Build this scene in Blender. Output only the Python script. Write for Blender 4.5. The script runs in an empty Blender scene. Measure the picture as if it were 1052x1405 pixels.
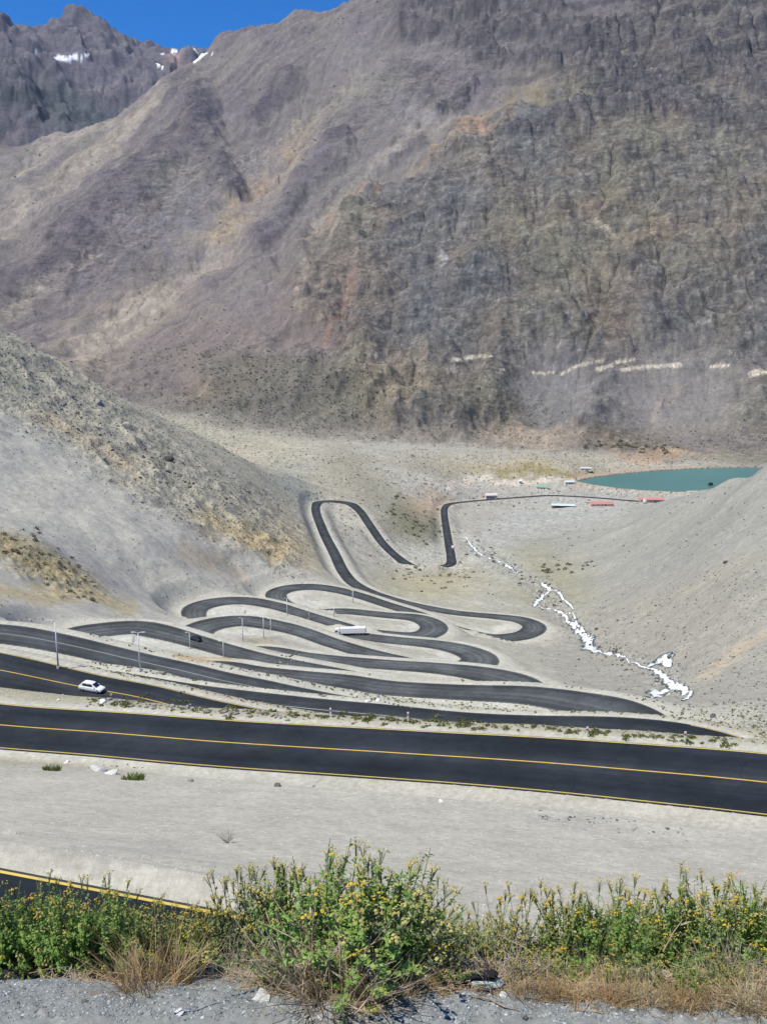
import bpy, bmesh, math, random
import numpy as np
from mathutils import Vector, Matrix, Euler

scene = bpy.context.scene
COL = scene.collection
random.seed(7)

# ---------------------------------------------------------------- camera
PW, PH, F = 1052.0, 1405.0, 1379.0           # photograph size, focal length in its pixels
PITCH = math.radians(12.0)
SP, CP = math.sin(PITCH), math.cos(PITCH)
cam_d = bpy.data.cameras.new('camera')
cam = bpy.data.objects.new('camera', cam_d)
COL.objects.link(cam)
cam.location = (0, 0, 0)
cam.rotation_euler = (math.radians(90) - PITCH, 0, 0)
cam_d.sensor_fit = 'VERTICAL'
cam_d.sensor_height = 36.0
cam_d.lens = 36.0 * F / PH
cam_d.clip_start = 0.1
cam_d.clip_end = 30000
scene.camera = cam

def ray(u, v):
    a, b = (u - PW / 2) / F, -(v - PH / 2) / F
    return np.array([a, CP + b * SP, -SP + b * CP])
def at_z(u, v, z):
    r = ray(u, v); return r * (z / r[2])
def at_y(u, v, y):
    r = ray(u, v); return r * (y / r[1])
def project(x, y, z):
    dep = y * CP - z * SP
    up = y * SP + z * CP
    dep = np.maximum(dep, 0.3)
    return PW / 2 + F * x / dep, PH / 2 - F * up / dep

# ---------------------------------------------------------------- noise
def _hash(ix, iy, s):
    h = (ix.astype(np.int64) * 374761393 + iy.astype(np.int64) * 668265263 + s * 974634777) & 0x7fffffff
    h = ((h ^ (h >> 13)) * 1274126177) & 0x7fffffff
    return ((h ^ (h >> 16)) & 0xffff).astype(np.float32) / 65535.0
def vnoise(x, y, s=0):
    """gradient noise, about -1 .. 1"""
    ix, iy = np.floor(x), np.floor(y)
    fx, fy = (x - ix).astype(np.float32), (y - iy).astype(np.float32)
    ix, iy = ix.astype(np.int64), iy.astype(np.int64)
    sx = fx * fx * fx * (fx * (fx * 6 - 15) + 10); sy = fy * fy * fy * (fy * (fy * 6 - 15) + 10)
    def g(dx, dy):
        a = _hash(ix + dx, iy + dy, s) * 6.2831853
        return np.cos(a) * (fx - dx) + np.sin(a) * (fy - dy)
    a = g(0, 0); b = g(1, 0); c = g(0, 1); d = g(1, 1)
    return 1.5 * ((a * (1 - sx) + b * sx) * (1 - sy) + (c * (1 - sx) + d * sx) * sy)
def fbm(x, y, o=4, s=0, g=0.5, l=2.03):
    r = 0; a = 1.0
    for i in range(o):
        r = r + a * vnoise(x, y, s + i); x = x * l + 17.3; y = y * l - 9.1; a *= g
    return r
def ridged(x, y, o=4, s=0, g=0.5, l=2.07):
    r = 0; a = 1.0; w = 1.0
    for i in range(o):
        n = 1 - np.abs(vnoise(x, y, s + i)); n = n * n
        r = r + a * n * w; w = np.clip(n * 1.3, 0, 1); x = x * l + 5.3; y = y * l + 2.7; a *= g
    return r
def rows(lo, hi, fn, x, y, *a):
    """evaluate a noise only on the rows of the polar grid between two distances"""
    r0, r1 = np.searchsorted(LD, [math.log(lo), math.log(hi)]); r1 = min(r1 + 1, len(LD))
    out = np.zeros(x.shape, np.float32); out[r0:r1] = fn(x[r0:r1], y[r0:r1], *a); return out
FAR = (1330, 6100); MID = (90, 1500); NEAR_ = (3.6, 95)
def sst(a, b, x):
    t = np.clip((x - a) / (b - a), 0, 1); return t * t * (3 - 2 * t)

# ---------------------------------------------------------------- the road: lake -> camera
# (u, v, z) on the photograph's pixels and a height below the eye; H = passes behind a bank
H = 1
ROAD = [(1000,694,-219.5,0),(880,688,-219.3,0),(817,683,-219,0),(790,681.2,-218.5,0),(753,680,-218,0),(716,682.2,-217,0),(666,686,-215,0),
 (630,689.3,-213,0),(616,691.7,-212.2,0),(610,697,-211.2,0),(609.3,706,-209,0),(612.6,729,-202,0),(615.8,748.6,-196,0),(618.5,764,-190.5,0),(617,774.5,-187.7,0),
 (606,777.8,-186.6,0),(588,781,-185.4,H),(570,780,-184,H),(554.7,771.5,-182,0),(528,749,-178,0),(506.8,719.8,-172.5,0),(492,699.5,-169.3,0),
 (479,691.0,-168,0),(459,688,-167,0),(440,688.3,-166,0),(433.5,695,-165,0),(443,728,-159,0),(459,760,-154,0),(472,786,-151,0),(486,801,-149,0),
 (512,814,-147,0),(549,825.5,-145,0),(571,830.8,-144,0),(624,840.7,-142,0),(682.5,846,-140,0),(714.4,850.3,-139,0),(733,859.3,-138,0),(722,870,-137.3,0),
 (698,875,-136.8,0),(672,875,-136.2,H),(620,862,-135.2,H),(574,843,-134,0),(528,829,-133,0),(496,818,-132,0),(459,808.7,-131,0),(427,805,-130.3,0),
 (397,806.8,-129.6,0),(380,813,-129,0),(382,823,-128.5,H),(402,834,-128,H),(435,840,-127.5,H),(469,838.5,-127,0),(528,844,-126,0),(571,847.6,-125,0),
 (590,854.6,-124.3,0),(595,863.2,-123.7,0),(582,871.5,-123,0),(563,873.5,-122.5,0),(533,871,-121.8,H),(495,866,-121,H),(459,855.6,-120,0),(416,842,-118.5,0),
 (374,830,-117.3,0),(336,823.8,-116.3,0),(299,825.2,-115.5,0),(272,832.5,-114.8,0),(266,842,-114.2,0),(278,857,-113.6,H),(320,869,-113,H),(380,874,-112.3,H),
 (432,874,-111.7,H),(475,872,-111.2,0),(498,874,-110.8,0),(538.7,878,-110,0),(602.6,885,-109,0),(638,893,-108.3,0),(658,903.5,-107.6,0),(650,914,-107,0),
 (620,918,-106.2,H),(580,914,-105,H),(533,902.4,-103.5,0),(496,893,-102.5,0),(453.6,880.6,-101.5,0),(411,866,-100.5,0),(374,857,-99.6,0),(331,851.6,-98.8,0),
 (296,855,-98,0),(274,862,-97.3,0),(268,873,-96.8,H),(290,886,-96.2,H),(330,893,-95.6,H),(368,893,-95,0),(416,901,-94.2,0),(469.5,907,-93.5,0),
 (528,911.5,-92.7,0),(602.6,917.3,-91.8,0),(656,924,-91,0),(695,932.7,-90.3,0),(715,941,-89.7,0),(708,951,-89.2,0),(670,953,-88.6,H),(600,948,-87.5,H),
 (520,936,-86.3,H),(445,921,-85.2,0),(400,912.5,-84.5,0),(350,902.5,-83.8,0),(300,889,-83,0),(260,877.7,-82.3,0),(225,868,-81.6,0),(185,861.5,-81,0),
 (140,863.5,-80,0),(108,868,-79.3,0),(92,879,-78.7,H),(105,895,-78,H),(150,906,-77.3,H),(230,914,-76.3,H),(310,915.5,-75.2,0),(340,921.5,-74.8,0),(400,928,-74,0),
 (475,935,-73,0),(526,943,-72.3,0),(626,949,-71,0),(726,955,-70,0),(791,964,-69,0),(842,974,-68.2,0),(870,986,-67.5,0),(882,998,-67,0),(852,1012,-66.5,0),
 (790,1012,-65.9,H),(650,995,-64.5,H),(500,973,-63.2,H),(386,951,-62,0),(350,943.5,-61.7,0),(300,932.5,-61,0),(250,920,-60.4,0),(200,909,-59.8,0),
 (150,897.5,-59.2,0),(100,886,-58.6,0),(50,876,-58,0),(0,868.5,-57.4,0),(-60,867,-56.8,0),(-110,876,-56.2,0),(-125,893,-55.7,0),(-90,908,-55.1,0),
 (0,920,-54.4,H),(60,926,-53.8,H),(125,931,-53.2,0),(175,938.5,-52.7,0),(250,951.5,-52,0),(350,964,-51.2,0),(450,975,-50.5,0),(526,982,-50,0),
 (626,993,-49.3,0),(726,1000,-48.7,0),(826,1005,-48.1,0),(901,1011,-47.5,0),(951,1019,-47,0),(1000,1034,-46.5,0),(1022,1052,-46,H),(1000,1068,-45.5,H),
 (930,1064,-45,H),(700,1043,-44.5,H),(500,1017,-43.9,H),(350,994,-43.4,H),(245,972,-42.9,0),(190,958,-42.6,0),(114,943.5,-42,0),(57,931.5,-41.6,0),
 (0,920,-41.2,0),(-80,908,-40.6,0),(-150,912,-40,0),(-190,934,-39.5,0),(-170,964,-39,0),(-90,984,-38.3,0),(0,994,-37.6,0),(150,1005.5,-36.8,0),
 (300,1017.5,-36,0),(526,1032,-35,0),(726,1046,-34.2,0),(876,1060,-33.6,0),(1052,1078.5,-32.9,0),(1200,1100,-32.2,0),(1330,1130,-31,0)]
def at_zv(u, v, z): return at_z(u, v, z)
rp = [np.append(at_zv(u, v, z), h) for u, v, z, h in ROAD]
M0 = at_z(0, 1190, -15.0); M1 = at_z(300, 1241, -15.0)
mdir = (M1 - M0); mdir = mdir / np.linalg.norm(mdir[:2]); mn = np.array([-mdir[1], mdir[0], 0])
def mpt(t, dz=0): 
    p = M0 + mdir * t - mn * 3.75; return np.array([p[0], p[1], -15.0 + dz, 0])
rp += [np.array([66, 46, -28.5, 0]), np.array([74, 34, -26, 0]), np.array([68, 22, -23, 0]), np.array([52, 14.5, -20, 0])]
rp += [mpt(40, -1.6), mpt(30, -.8), mpt(20, -0.4), mpt(10, 0), mpt(0, 0), mpt(-10, 0), mpt(-22, 0.4), mpt(-34, 1)]
rp = np.array(rp)
def catmull(P, step):
    out = []
    n = len(P)
    for i in range(n - 1):
        p0, p1, p2, p3 = P[max(i-1, 0)], P[i], P[i+1], P[min(i+2, n-1)]
        # centripetal
        d1 = max(np.linalg.norm(p1[:2]-p0[:2]), 1e-3) ** .5; d2 = max(np.linalg.norm(p2[:2]-p1[:2]), 1e-3) ** .5; d3 = max(np.linalg.norm(p3[:2]-p2[:2]), 1e-3) ** .5
        if i == 0: d1 = d2
        if i == n - 2: d3 = d2
        m1 = (p1-p0)/d1 - (p2-p0)/(d1+d2) + (p2-p1)/d2 if i > 0 else (p2-p1)/d2
        m2 = (p2-p1)/d2 - (p3-p1)/(d2+d3) + (p3-p2)/d3 if i < n-2 else (p2-p1)/d2
        m1 = m1*d2; m2 = m2*d2
        L = np.linalg.norm(p2[:2]-p1[:2]); k = max(2, int(round(L/step)))
        for j in range(k):
            t = j/k
            out.append((2*t**3-3*t**2+1)*p1 + (t**3-2*t**2+t)*m1 + (-2*t**3+3*t**2)*p2 + (t**3-t**2)*m2)
    out.append(P[-1]); return np.array(out)
path = catmull(rp, 1.2)
# re-sample evenly, light smoothing of the plan
seg = np.linalg.norm(np.diff(path[:, :2], axis=0), axis=1); acc = np.append(0, np.cumsum(seg))
NS = int(acc[-1] / 1.4)
tt = np.linspace(0, acc[-1], NS)
path = np.stack([np.interp(tt, acc, path[:, i]) for i in range(4)], 1)
def smooth(a, k, it=1):
    ker = np.ones(2*k+1)/(2*k+1)
    for _ in range(it):
        a = np.stack([np.convolve(np.pad(a[:, i], k, mode='edge'), ker, mode='valid') for i in range(a.shape[1])], 1)
    return a
path[:, :2] = smooth(path[:, :2], 1, 2)
path[:, 2:3] = smooth(path[:, 2:3], 12, 2)
path[:, 3:4] = smooth(path[:, 3:4], 3, 2)
tan = np.gradient(path[:, :3], axis=0); tl = np.linalg.norm(tan[:, :2], axis=1); tan2 = tan[:, :2] / tl[:, None]
nor2 = np.stack([-tan2[:, 1], tan2[:, 0]], 1)
ang = np.unwrap(np.arctan2(tan2[:, 1], tan2[:, 0])); curv = np.abs(smooth(np.gradient(ang)[:, None] / 1.4, 5, 2)[:, 0])
HW = 3.45 + np.clip(curv / 0.06, 0, 1) * 1.6
kroad = path[:, 1] < 92
HW = smooth(np.where(kroad & (path[:, 0] < 80), 4.5, HW)[:, None], 6, 2)[:, 0]
HW = HW + .45*np.clip((path[:, 0]-5)/20, 0, 1)*(path[:, 1] < 76)
EXW = np.zeros(NS)
for u_, v_, z_, a_ in ((800,965,-69,1.0),(842,974,-68.2,1.6),(872,988,-67.4,1.8),(705,936,-90,1.6),(655,908,-107.4,1.2),(592,860,-124,.8),(728,862,-137.8,.6),(300,830,-115.3,1.0),(300,856,-98,1.2),(150,863,-80.2,1.0),(400,808,-129.6,.6)):
    q_ = at_z(u_, v_, z_); j_ = int(np.argmin(np.linalg.norm(path[:, :3] - q_, axis=1))); EXW = np.maximum(EXW, min(a_, 1.3)*np.exp(-((np.arange(NS)-j_)*1.4/12)**2))
HW = np.minimum(HW + smooth(EXW[:, None], 6, 2)[:, 0], 5.9)
HW[path[:, 1] < 33] = 3.75

# ---------------------------------------------------------------- terrain: control heights
OY = -6.0                                      # pole of the polar grid, behind the camera
CT = []
def cz(*pts):
    for u, v, z in pts: CT.append(at_z(u, v, z))
def cy(*pts):
    for u, v, y in pts: CT.append(at_y(u, v, y))
def cw(*pts):
    for p in pts: CT.append(np.array(p, float))
# shoulder, the lip, the drop to the bench below
for th in (-.75, -.5, -.3, -.15, 0, .15, .3, .5, .75):
    s, c = math.sin(th), math.cos(th)
    for d, z in ((4.5, -2.42), (7, -2.42), (8.8, -2.40), (9.4, -2.46), (9.9, -2.95), (11, -4.2), (13.5, -6.7), (18, -10.8)):
        cw((d*s*1.15, d*c + OY if d < 9.5 else d*c + OY, z))
# sand bank between the two upper benches
for u in (-150, 0, 200, 400, 526, 700, 900, 1052, 1200):
    v0 = 1192 + u * 0.17; v1 = np.interp(u, [0, 526, 1052], [1024, 1066, 1121])
    zz1 = np.interp(u, [0, 526, 1052], [-37.8, -35.2, -33])
    if u < 700: cz((u, v0 - 6, -15.3))
    for f in (.15, .3, .5, .75):
        p0 = at_z(u, v0, -15.2); p1 = at_z(u, v1, zz1)
        g = f + .06 * math.sin(f * math.pi)      # a little concave
        CT.append(np.array([p0[0] + (p1[0]-p0[0])*g, p0[1] + (p1[1]-p0[1])*g, p0[2] + (p1[2]-p0[2])*(f+.10*math.sin(f*math.pi))]))
# bank beyond the K road
cz((350,982,-36.6),(526,993,-35.8),(726,1004,-35.0),(876,1013,-34.3),(1052,1024,-33.7),(1150,1030,-33.3),(150,968,-37.4),(0,960,-38.2))
# right side, just behind the road and up the right flank
cy((1052,1016,92),(1140,1016,92),(1052,1000,112),(1052,960,155),(1052,920,200),(1052,880,228),(1052,840,252),(1052,800,275),(1052,760,320),(1052,720,385),(1052,680,455),(1052,637,520))
cy((1200,980,130),(1200,880,215),(1200,800,265),(1200,700,345),(1200,600,480),(1200,560,540),(1500,900,190),(1500,750,260),(1500,560,400))
cy((1000,657,640),(960,674,740),(910,687,840),(860,698,940),(1000,700,500),(950,720,560),(900,730,640),(850,735,740),(800,735,830),(760,735,880))
cy((1000,760,370),(940,780,420),(880,790,490),(820,790,590),(780,775,690))
cy((1000,820,290),(940,840,330),(880,850,370),(980,900,240),(1000,960,180),(960,990,150))
# behind the right crest
cy((1052,665,640),(1052,668,800),(1020,668,850),(1200,640,700))
# the stream's bed
cy((930,955,214),(905,935,238),(925,915,262),(880,905,300),(845,897,330),(810,885,375),(790,855,440),(765,830,505),(740,800,575),(715,785,640),(690,768,720),(660,752,790),(640,735,850),(700,715,960),(760,700,1040))
cy((760,860,430),(820,920,290),(800,960,205),(860,950,212),(690,820,520),(640,800,590),(560,800,600))
# left flank
cy((0,845,205),(0,812,240),(0,775,280),(60,800,285),(120,812,300),(0,716,322),(60,742,318),(115,795,312))
cy((0,700,372),(60,715,372),(120,765,350),(0,640,430),(0,560,520),(0,500,580),(0,456,630))
cy((60,600,500),(60,530,590),(60,489,640),(130,680,440),(130,600,540),(130,529,660))
cy((200,802,366),(200,740,400),(200,680,470),(200,620,560),(200,569,690),(262,780,402),(262,720,455),(262,650,570),(262,598,730))
cy((330,792,440),(330,740,480),(330,690,570),(330,650,670),(330,626,770),(400,780,470),(400,735,588),(400,690,740),(400,652,850))
cy((430,668,900),(440,780,510),(-150,800,210),(-150,700,300),(-150,600,400),(-150,450,520),(-150,380,590),(-400,600,280),(-400,350,430),(-400,200,520))
cy((370,660,780))
# behind the left crest
cy((0,480,900),(0,520,1150),(130,560,900),(130,580,1150),(262,622,950),(262,640,1150),(350,640,1000),(-150,420,800))
# valley floor up to the foot of the mountain
cy((480,660,1010),(540,690,900),(570,720,820),(560,745,760),(530,700,820),(470,720,770),(500,760,660),(560,660,1060),(600,655,1090))
cy((420,640,1060),(480,625,1170),(560,625,1230),(640,625,1290),(720,628,1290),(780,640,1260),(350,620,1150),(400,605,1330))
cz((640,670,-218),(700,672,-219.5),(760,668,-220),(650,660,-219),(700,660,-220),(700,690,-219),(660,705,-214),(760,690,-220.5))
cy((800,622,1390),(880,622,1420),(960,622,1430),(1052,622,1440),(1200,620,1420))
cz((790,655,-219.5),(830,645,-219),(900,639,-219),(970,637,-219),(1030,638,-219),(1000,690,-221),(870,684,-220.5),(940,684,-221))
# the mountain across the valley
cy((250,570,1410),(180,540,1500),(100,500,1660),(0,455,1880),(-150,400,2020),(-400,330,2150))
cy((330,590,1410),(430,600,1440),(560,603,1470),(700,605,1500),(850,608,1490),(1000,612,1480),(1200,610,1440),(1500,600,1400))
for u, pts in {-400:((250,2350),(100,2700),(0,3000)), -150:((330,2250),(230,2600),(140,2900)), 0:((400,2080),(300,2360),(214,2750)), 80:((440,1930),(300,2340),(187,2880)),
   150:((490,1740),(400,2000),(300,2320),(158,2960)), 230:((500,1680),(400,1970),(300,2270),(200,2620),(108,3060)), 283:((500,1640),(300,2230),(72,3200)),
   370:((500,1640),(400,1900),(300,2220),(200,2580),(42,3300)), 420:((500,1650),(300,2240),(150,2740),(22,3350)), 490:((500,1680),(300,2200),(150,2650),(2,3300)),
   600:((550,1600),(450,1790),(300,2140),(150,2560),(0,3020),(-50,3250)), 800:((550,1600),(450,1760),(300,2050),(150,2420),(0,2830),(-150,3300)),
   1052:((550,1580),(450,1740),(300,2000),(150,2340),(0,2700),(-150,3150)), 1300:((450,1700),(250,2050),(0,2550),(-150,2900)), 1600:((450,1650),(200,2000),(-50,2500))}.items():
    cy(*[(u, v, y) for v, y in pts])
cy((298,51,3225),(312,45,3235),(335,42,3250),(352,42,3270),(386,35,3310),(400,20,3320),(413,20,3335),(432,28,3340),(452,22,3330),(472,9,3315))
# over the crest it falls away; then the far range
for u, v, y in ((-400,60,3300),(-150,230,3250),(0,290,3300),(80,290,3380),(150,260,3400),(230,220,3600),(283,190,3800),(370,150,4000),(490,120,4000),(600,60,4000),(800,-50,4200),(1052,-50,4200),(1500,-50,3800)):
    cy((u, v, y))
cy((-150,40,4300),(0,205,3700),(40,190,3750),(0,110,4100),(30,140,4050),(70,160,4050),(120,150,4250),(180,160,4300),(230,140,4300),(260,100,4600),(300,90,4900))
cy((-400,0,5200),(-150,20,5200),(0,30,5200),(20,36,5200),(45,46,5300),(60,32,5300),(90,15,5300),(110,21,5300),(130,36,5300),(165,40,5300),(180,58,5300),(200,68,5200),(235,80,5100),(250,82,5100),(300,85,5200),(400,80,5300),(600,40,5300),(1052,0,5300),(1500,0,5000))
for u in (-400, -150, 0, 90, 165, 235, 300, 500, 1000, 1500): cy((u, 260, 7500))
CT = np.array(CT)
rs = path[::6]
keep = (rs[:, 1] > 36)
CT = np.vstack([CT, rs[keep][:, :3] - np.array([0, 0, .05])])
rm = path[path[:, 1] <= 36][::8]
CT = np.vstack([CT, rm[:, :3]])
def lp(x, y):
    d = np.hypot(x, y - OY); return np.log(d), np.arctan2(x, y - OY)
cq = np.stack(lp(CT[:, 0], CT[:, 1]), 1)
ct = CT[:, 2] / np.exp(cq[:, 0])
# drop near-duplicates
_, ui = np.unique(np.round(cq / 0.0035).astype(int), axis=0, return_index=True)
cq, ct = cq[ui], ct[ui]
def phi(r): return r ** 1.3
n = len(cq)
D = np.linalg.norm(cq[:, None] - cq[None], axis=2)
A = np.zeros((n+3, n+3)); A[:n, :n] = phi(D) - np.eye(n) * 2e-5
A[:n, n] = 1; A[:n, n+1:] = cq; A[n, :n] = 1; A[n+1:, :n] = cq.T
W = np.linalg.solve(A, np.append(ct, [0, 0, 0]))
def base_t(qa, qb):
    out = np.empty(qa.shape, np.float32); fa, fb = qa.ravel(), qb.ravel(); o = out.ravel()
    for i in range(0, fa.size, 20000):
        a, b = fa[i:i+20000], fb[i:i+20000]
        d = np.sqrt((a[:, None]-cq[:, 0])**2 + (b[:, None]-cq[:, 1])**2)
        o[i:i+20000] = phi(d) @ W[:n] + W[n] + a*W[n+1] + b*W[n+2]
    return o.reshape(qa.shape)

# ---------------------------------------------------------------- the grid
def _seg(a, b, k): return np.log(np.geomspace(a, b, k, endpoint=False))
QL = 1.0     # grid density
LD = np.concatenate([_seg(3.5, 6.6, 16), _seg(6.6, 10.6, 100), _seg(10.6, 40, 110), _seg(40, 86, 150), _seg(86, 220, 400), _seg(220, 520, 360), _seg(520, 1500, 360), _seg(1500, 3500, 430), _seg(3500, 5600, 120), _seg(5600, 6100, 6), [math.log(6100)]])
c0 = np.radians(23.0); m_ = 820
TH = np.concatenate([np.linspace(-np.radians(50), -c0, 44, endpoint=False), np.linspace(-c0, c0, m_), np.linspace(c0, np.radians(50), 45)[1:]])
NR, NC = len(LD), len(TH)
ri = np.unique(np.append(np.arange(0, NR, 4), NR-1)); ci = np.unique(np.append(np.arange(0, NC, 4), NC-1))
bt = base_t(*np.meshgrid(LD[ri], TH[ci], indexing='ij'))
tmp = np.stack([np.interp(LD, LD[ri], bt[:, j]) for j in range(len(ci))], 1)
T = np.stack([np.interp(TH, TH[ci], tmp[i]) for i in range(NR)], 0)
LG, TG = np.meshgrid(LD, TH, indexing='ij')
DG = np.exp(LG); X = (DG*np.sin(TG)).astype(np.float32); Y = (DG*np.cos(TG) + OY).astype(np.float32)
Z = (T * DG).astype(np.float32); LG = LG.astype(np.float32); TG = TG.astype(np.float32); DG = DG.astype(np.float32)
del tmp
U, V = project(X, Y, Z); U = U.astype(np.float32); V = V.astype(np.float32)
# ---------------------------------------------------------------- relief
QA, QB = LG, TG
W1 = fbm(QB*22, QA*22, 4, 11); W2 = fbm(QB*22 + 40, QA*22 - 13, 4, 21)
UW, VW = U + 16*W1, V + 16*W2                    # ragged versions of the guide coordinates
w3 = fbm(QB*90, QA*90, 3, 31); w4 = fbm(QB*90 + 9, QA*90, 3, 35)
UF, VF = U + 9*W1 + 5*w3, V + 9*W2 + 5*w4
def blob(u, v, ru, rv, rot=0, soft=.5, fine=False):
    a = math.radians(rot); c, s = math.cos(a), math.sin(a)
    du, dv = (UF if fine else UW) - u, (VF if fine else VW) - v
    r = np.sqrt(((du*c + dv*s)/ru)**2 + ((-du*s + dv*c)/rv)**2)
    return 1 - sst(1 - soft, 1 + soft, r)
def band(pts, w0, w1, soft=.6, fine=True):
    """strip along a polyline of guide coordinates"""
    uu, vv = (U + 2.2*w3, V + 2.2*w4) if fine == 2 else ((UF, VF) if fine else (UW, VW))
    best = np.full(U.shape, 9.0, np.float32)
    L = np.cumsum([0] + [math.hypot(b[0]-a[0], b[1]-a[1]) for a, b in zip(pts, pts[1:])])
    for k, (a, b) in enumerate(zip(pts, pts[1:])):
        dx, dy = b[0]-a[0], b[1]-a[1]; l2 = dx*dx + dy*dy
        t = np.clip(((uu-a[0])*dx + (vv-a[1])*dy)/l2, 0, 1)
        d = np.hypot(uu-a[0]-t*dx, vv-a[1]-t*dy)
        w = w0 + (w1-w0)*(L[k] + t*math.sqrt(l2))/L[-1]
        best = np.minimum(best, d/w)
    return 1 - sst(1 - soft, 1 + soft, best)
def poly_side(pts, v_of=True):
    """guide v of a boundary given along u"""
    return np.interp(UW, [p[0] for p in pts], [p[1] for p in pts])

far = sst(1400, 1560, DG + 40*W1)                # the mountain opposite
range_ = sst(3500, 3900, DG)                     # the range behind its crest
mtn = far * (1 - range_)
# boundary between scree side (left) and rock side (right) of the mountain
bnd = np.interp(V, [-150, 60, 95, 190, 330, 440, 520, 600], [1000, 800, 780, 640, 440, 415, 470, 520])
rockside = sst(-40, 40, U + 30*W1 - bnd) * mtn
screeside = (1 - rockside) * mtn
def fallnoise(phi_deg, lc, la, o, s, fn=ridged, rg=FAR):
    p = math.radians(phi_deg); c = X*math.cos(p) - Y*math.sin(p); a = X*math.sin(p) + Y*math.cos(p)
    return rows(*rg, fn, c/lc + .35*W1, a/la + .2*W2, o, s)
cl = np.clip
g_left2 = fallnoise(30, 40, 420, 3, 55, fbm)
crag = rows(*FAR, ridged, X/95 + .5*W1, Y/80 + .5*W2, 5, 71)
crag2 = rows(*FAR, ridged, X/24 + .4*W2, Y/30 + .3*W1, 4, 77)
# beds of rock, rising gently to the right
bed = rows(*FAR, ridged, (X*.93 + Z*.36)/190 + .3*W2, (Z*.93 - X*.30)/17 + .8*W1, 4, 78)
topband = sst(150, 60, V - 20*W1) * mtn * sst(500, 660, U + 40*W1)        # cliffs under the summit
Zt = Z + 22*W1 + 30*rows(*FAR, fbm, X/420, Y/420, 3, 79) - .10*X
terr = (Zt/64.0) % 1.0; cliff = sst(.62, .70, terr)*sst(1.0, .9, terr); terr = sst(.60, .95, terr) - terr
dz = np.zeros_like(Z)
dz += screeside * (5*g_left2 + 10*W1 + 5*(crag - .9))
g_left3 = fallnoise(34, 14, 330, 3, 58, fbm)
tan_ = cl(band([(430,170),(380,235),(330,300),(250,370),(180,430)], 18, 34, .9), 0, 1)*mtn
DARKB = cl(band([(285,150),(200,235),(100,330),(0,415)], 20, 30, .5) + band([(470,190),(400,275),(360,330)], 12, 16, .5) + band([(570,190),(500,235),(455,280)], 12, 12, .5) + band([(400,110),(350,160)], 16, 14, .5), 0, 1)*mtn
LITEB = cl(band([(225,128),(150,200),(60,270),(0,312)], 8, 10, .5) + band([(205,118),(110,182),(20,235)], 6, 7, .5) + band([(140,345),(60,400),(0,440)], 8, 10, .5) + band([(640,150),(560,195),(470,270),(425,325)], 6, 8, .5) + band([(300,335),(210,405),(110,480)], 12, 16, .5) + band([(500,90),(450,135),(425,165)], 8, 7, .5), 0, 1)*mtn
dz += 15*DARKB - 9*LITEB
CLF = cl(band([(560,42),(640,47),(700,34),(780,47),(860,42)], 17, 14, .3) + band([(650,76),(700,84),(765,86)], 9, 8, .3) + band([(800,97),(860,107),(930,127),(975,152)], 14, 13, .3) + band([(780,152),(850,166),(945,170)], 11, 11, .35) + band([(930,62),(1000,92),(1060,122)], 16, 15, .3)
   + band([(560,14),(640,4),(760,6)], 11, 10, .3) + band([(950,182),(1060,192)], 13, 13, .35) + band([(700,205),(760,190),(800,178)], 8, 8, .4) + band([(600,150),(650,120)], 7, 6, .4), 0, 1)*mtn
crest = cl(band([(275,78),(300,52),(370,44),(420,26),(490,5),(540,-20)], 20, 24, .8), 0, 1)*mtn
dz += CLF*(20 + 7*(crag - .9) + 5*(crag2 - .9)) + crest*(5*(crag - .9) + 4*(crag2 - .9))
dz += -14*tan_ + 34*rockside*sst(130, 180, V)
dz += rockside * (22*W1 + 9*(crag - .9) + 2.2*(crag2 - .9))
dz += rockside * terr * 7 * cl(.3 + W2, 0, 1)
dz += topband * (6*(crag - .9) + 14*terr*cl(.6 + 1.2*W2, 0, 1.3) + 2*(crag2 - .9))
# dark ridge in the scree side
ridge1 = band([(255,130),(275,180),(300,235),(318,262)], 26, 12, .8) * mtn
dz += ridge1 * (26 + 7*(crag - .9))
scr_rock = cl(blob(190,300,120,60,-38,.6) + blob(90,380,110,26,-38,.7)*.6 + blob(560,120,130,40,-20,.7), 0, 1) * mtn
dz += scr_rock * (5*(crag - .9) + 2*(crag2 - .9))
dz += range_ * (75*(rows(*FAR, ridged, (X + .4*Y)/560 + .3*W1, (Y - .4*X)/900, 4, 81) - 1.0) + 9*(rows(*FAR, ridged, X/150, Y/420, 3, 86) - .9) + 26*(rows(*FAR, ridged, (X+.5*Y)/210, (Y-.5*X)/260, 4, 87) - .9))
fan = cl(blob(930,560,95,70,0,.6) + blob(760,555,48,60,0,.6), 0, 1) * mtn
dz *= (1 - .8*fan)
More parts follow.
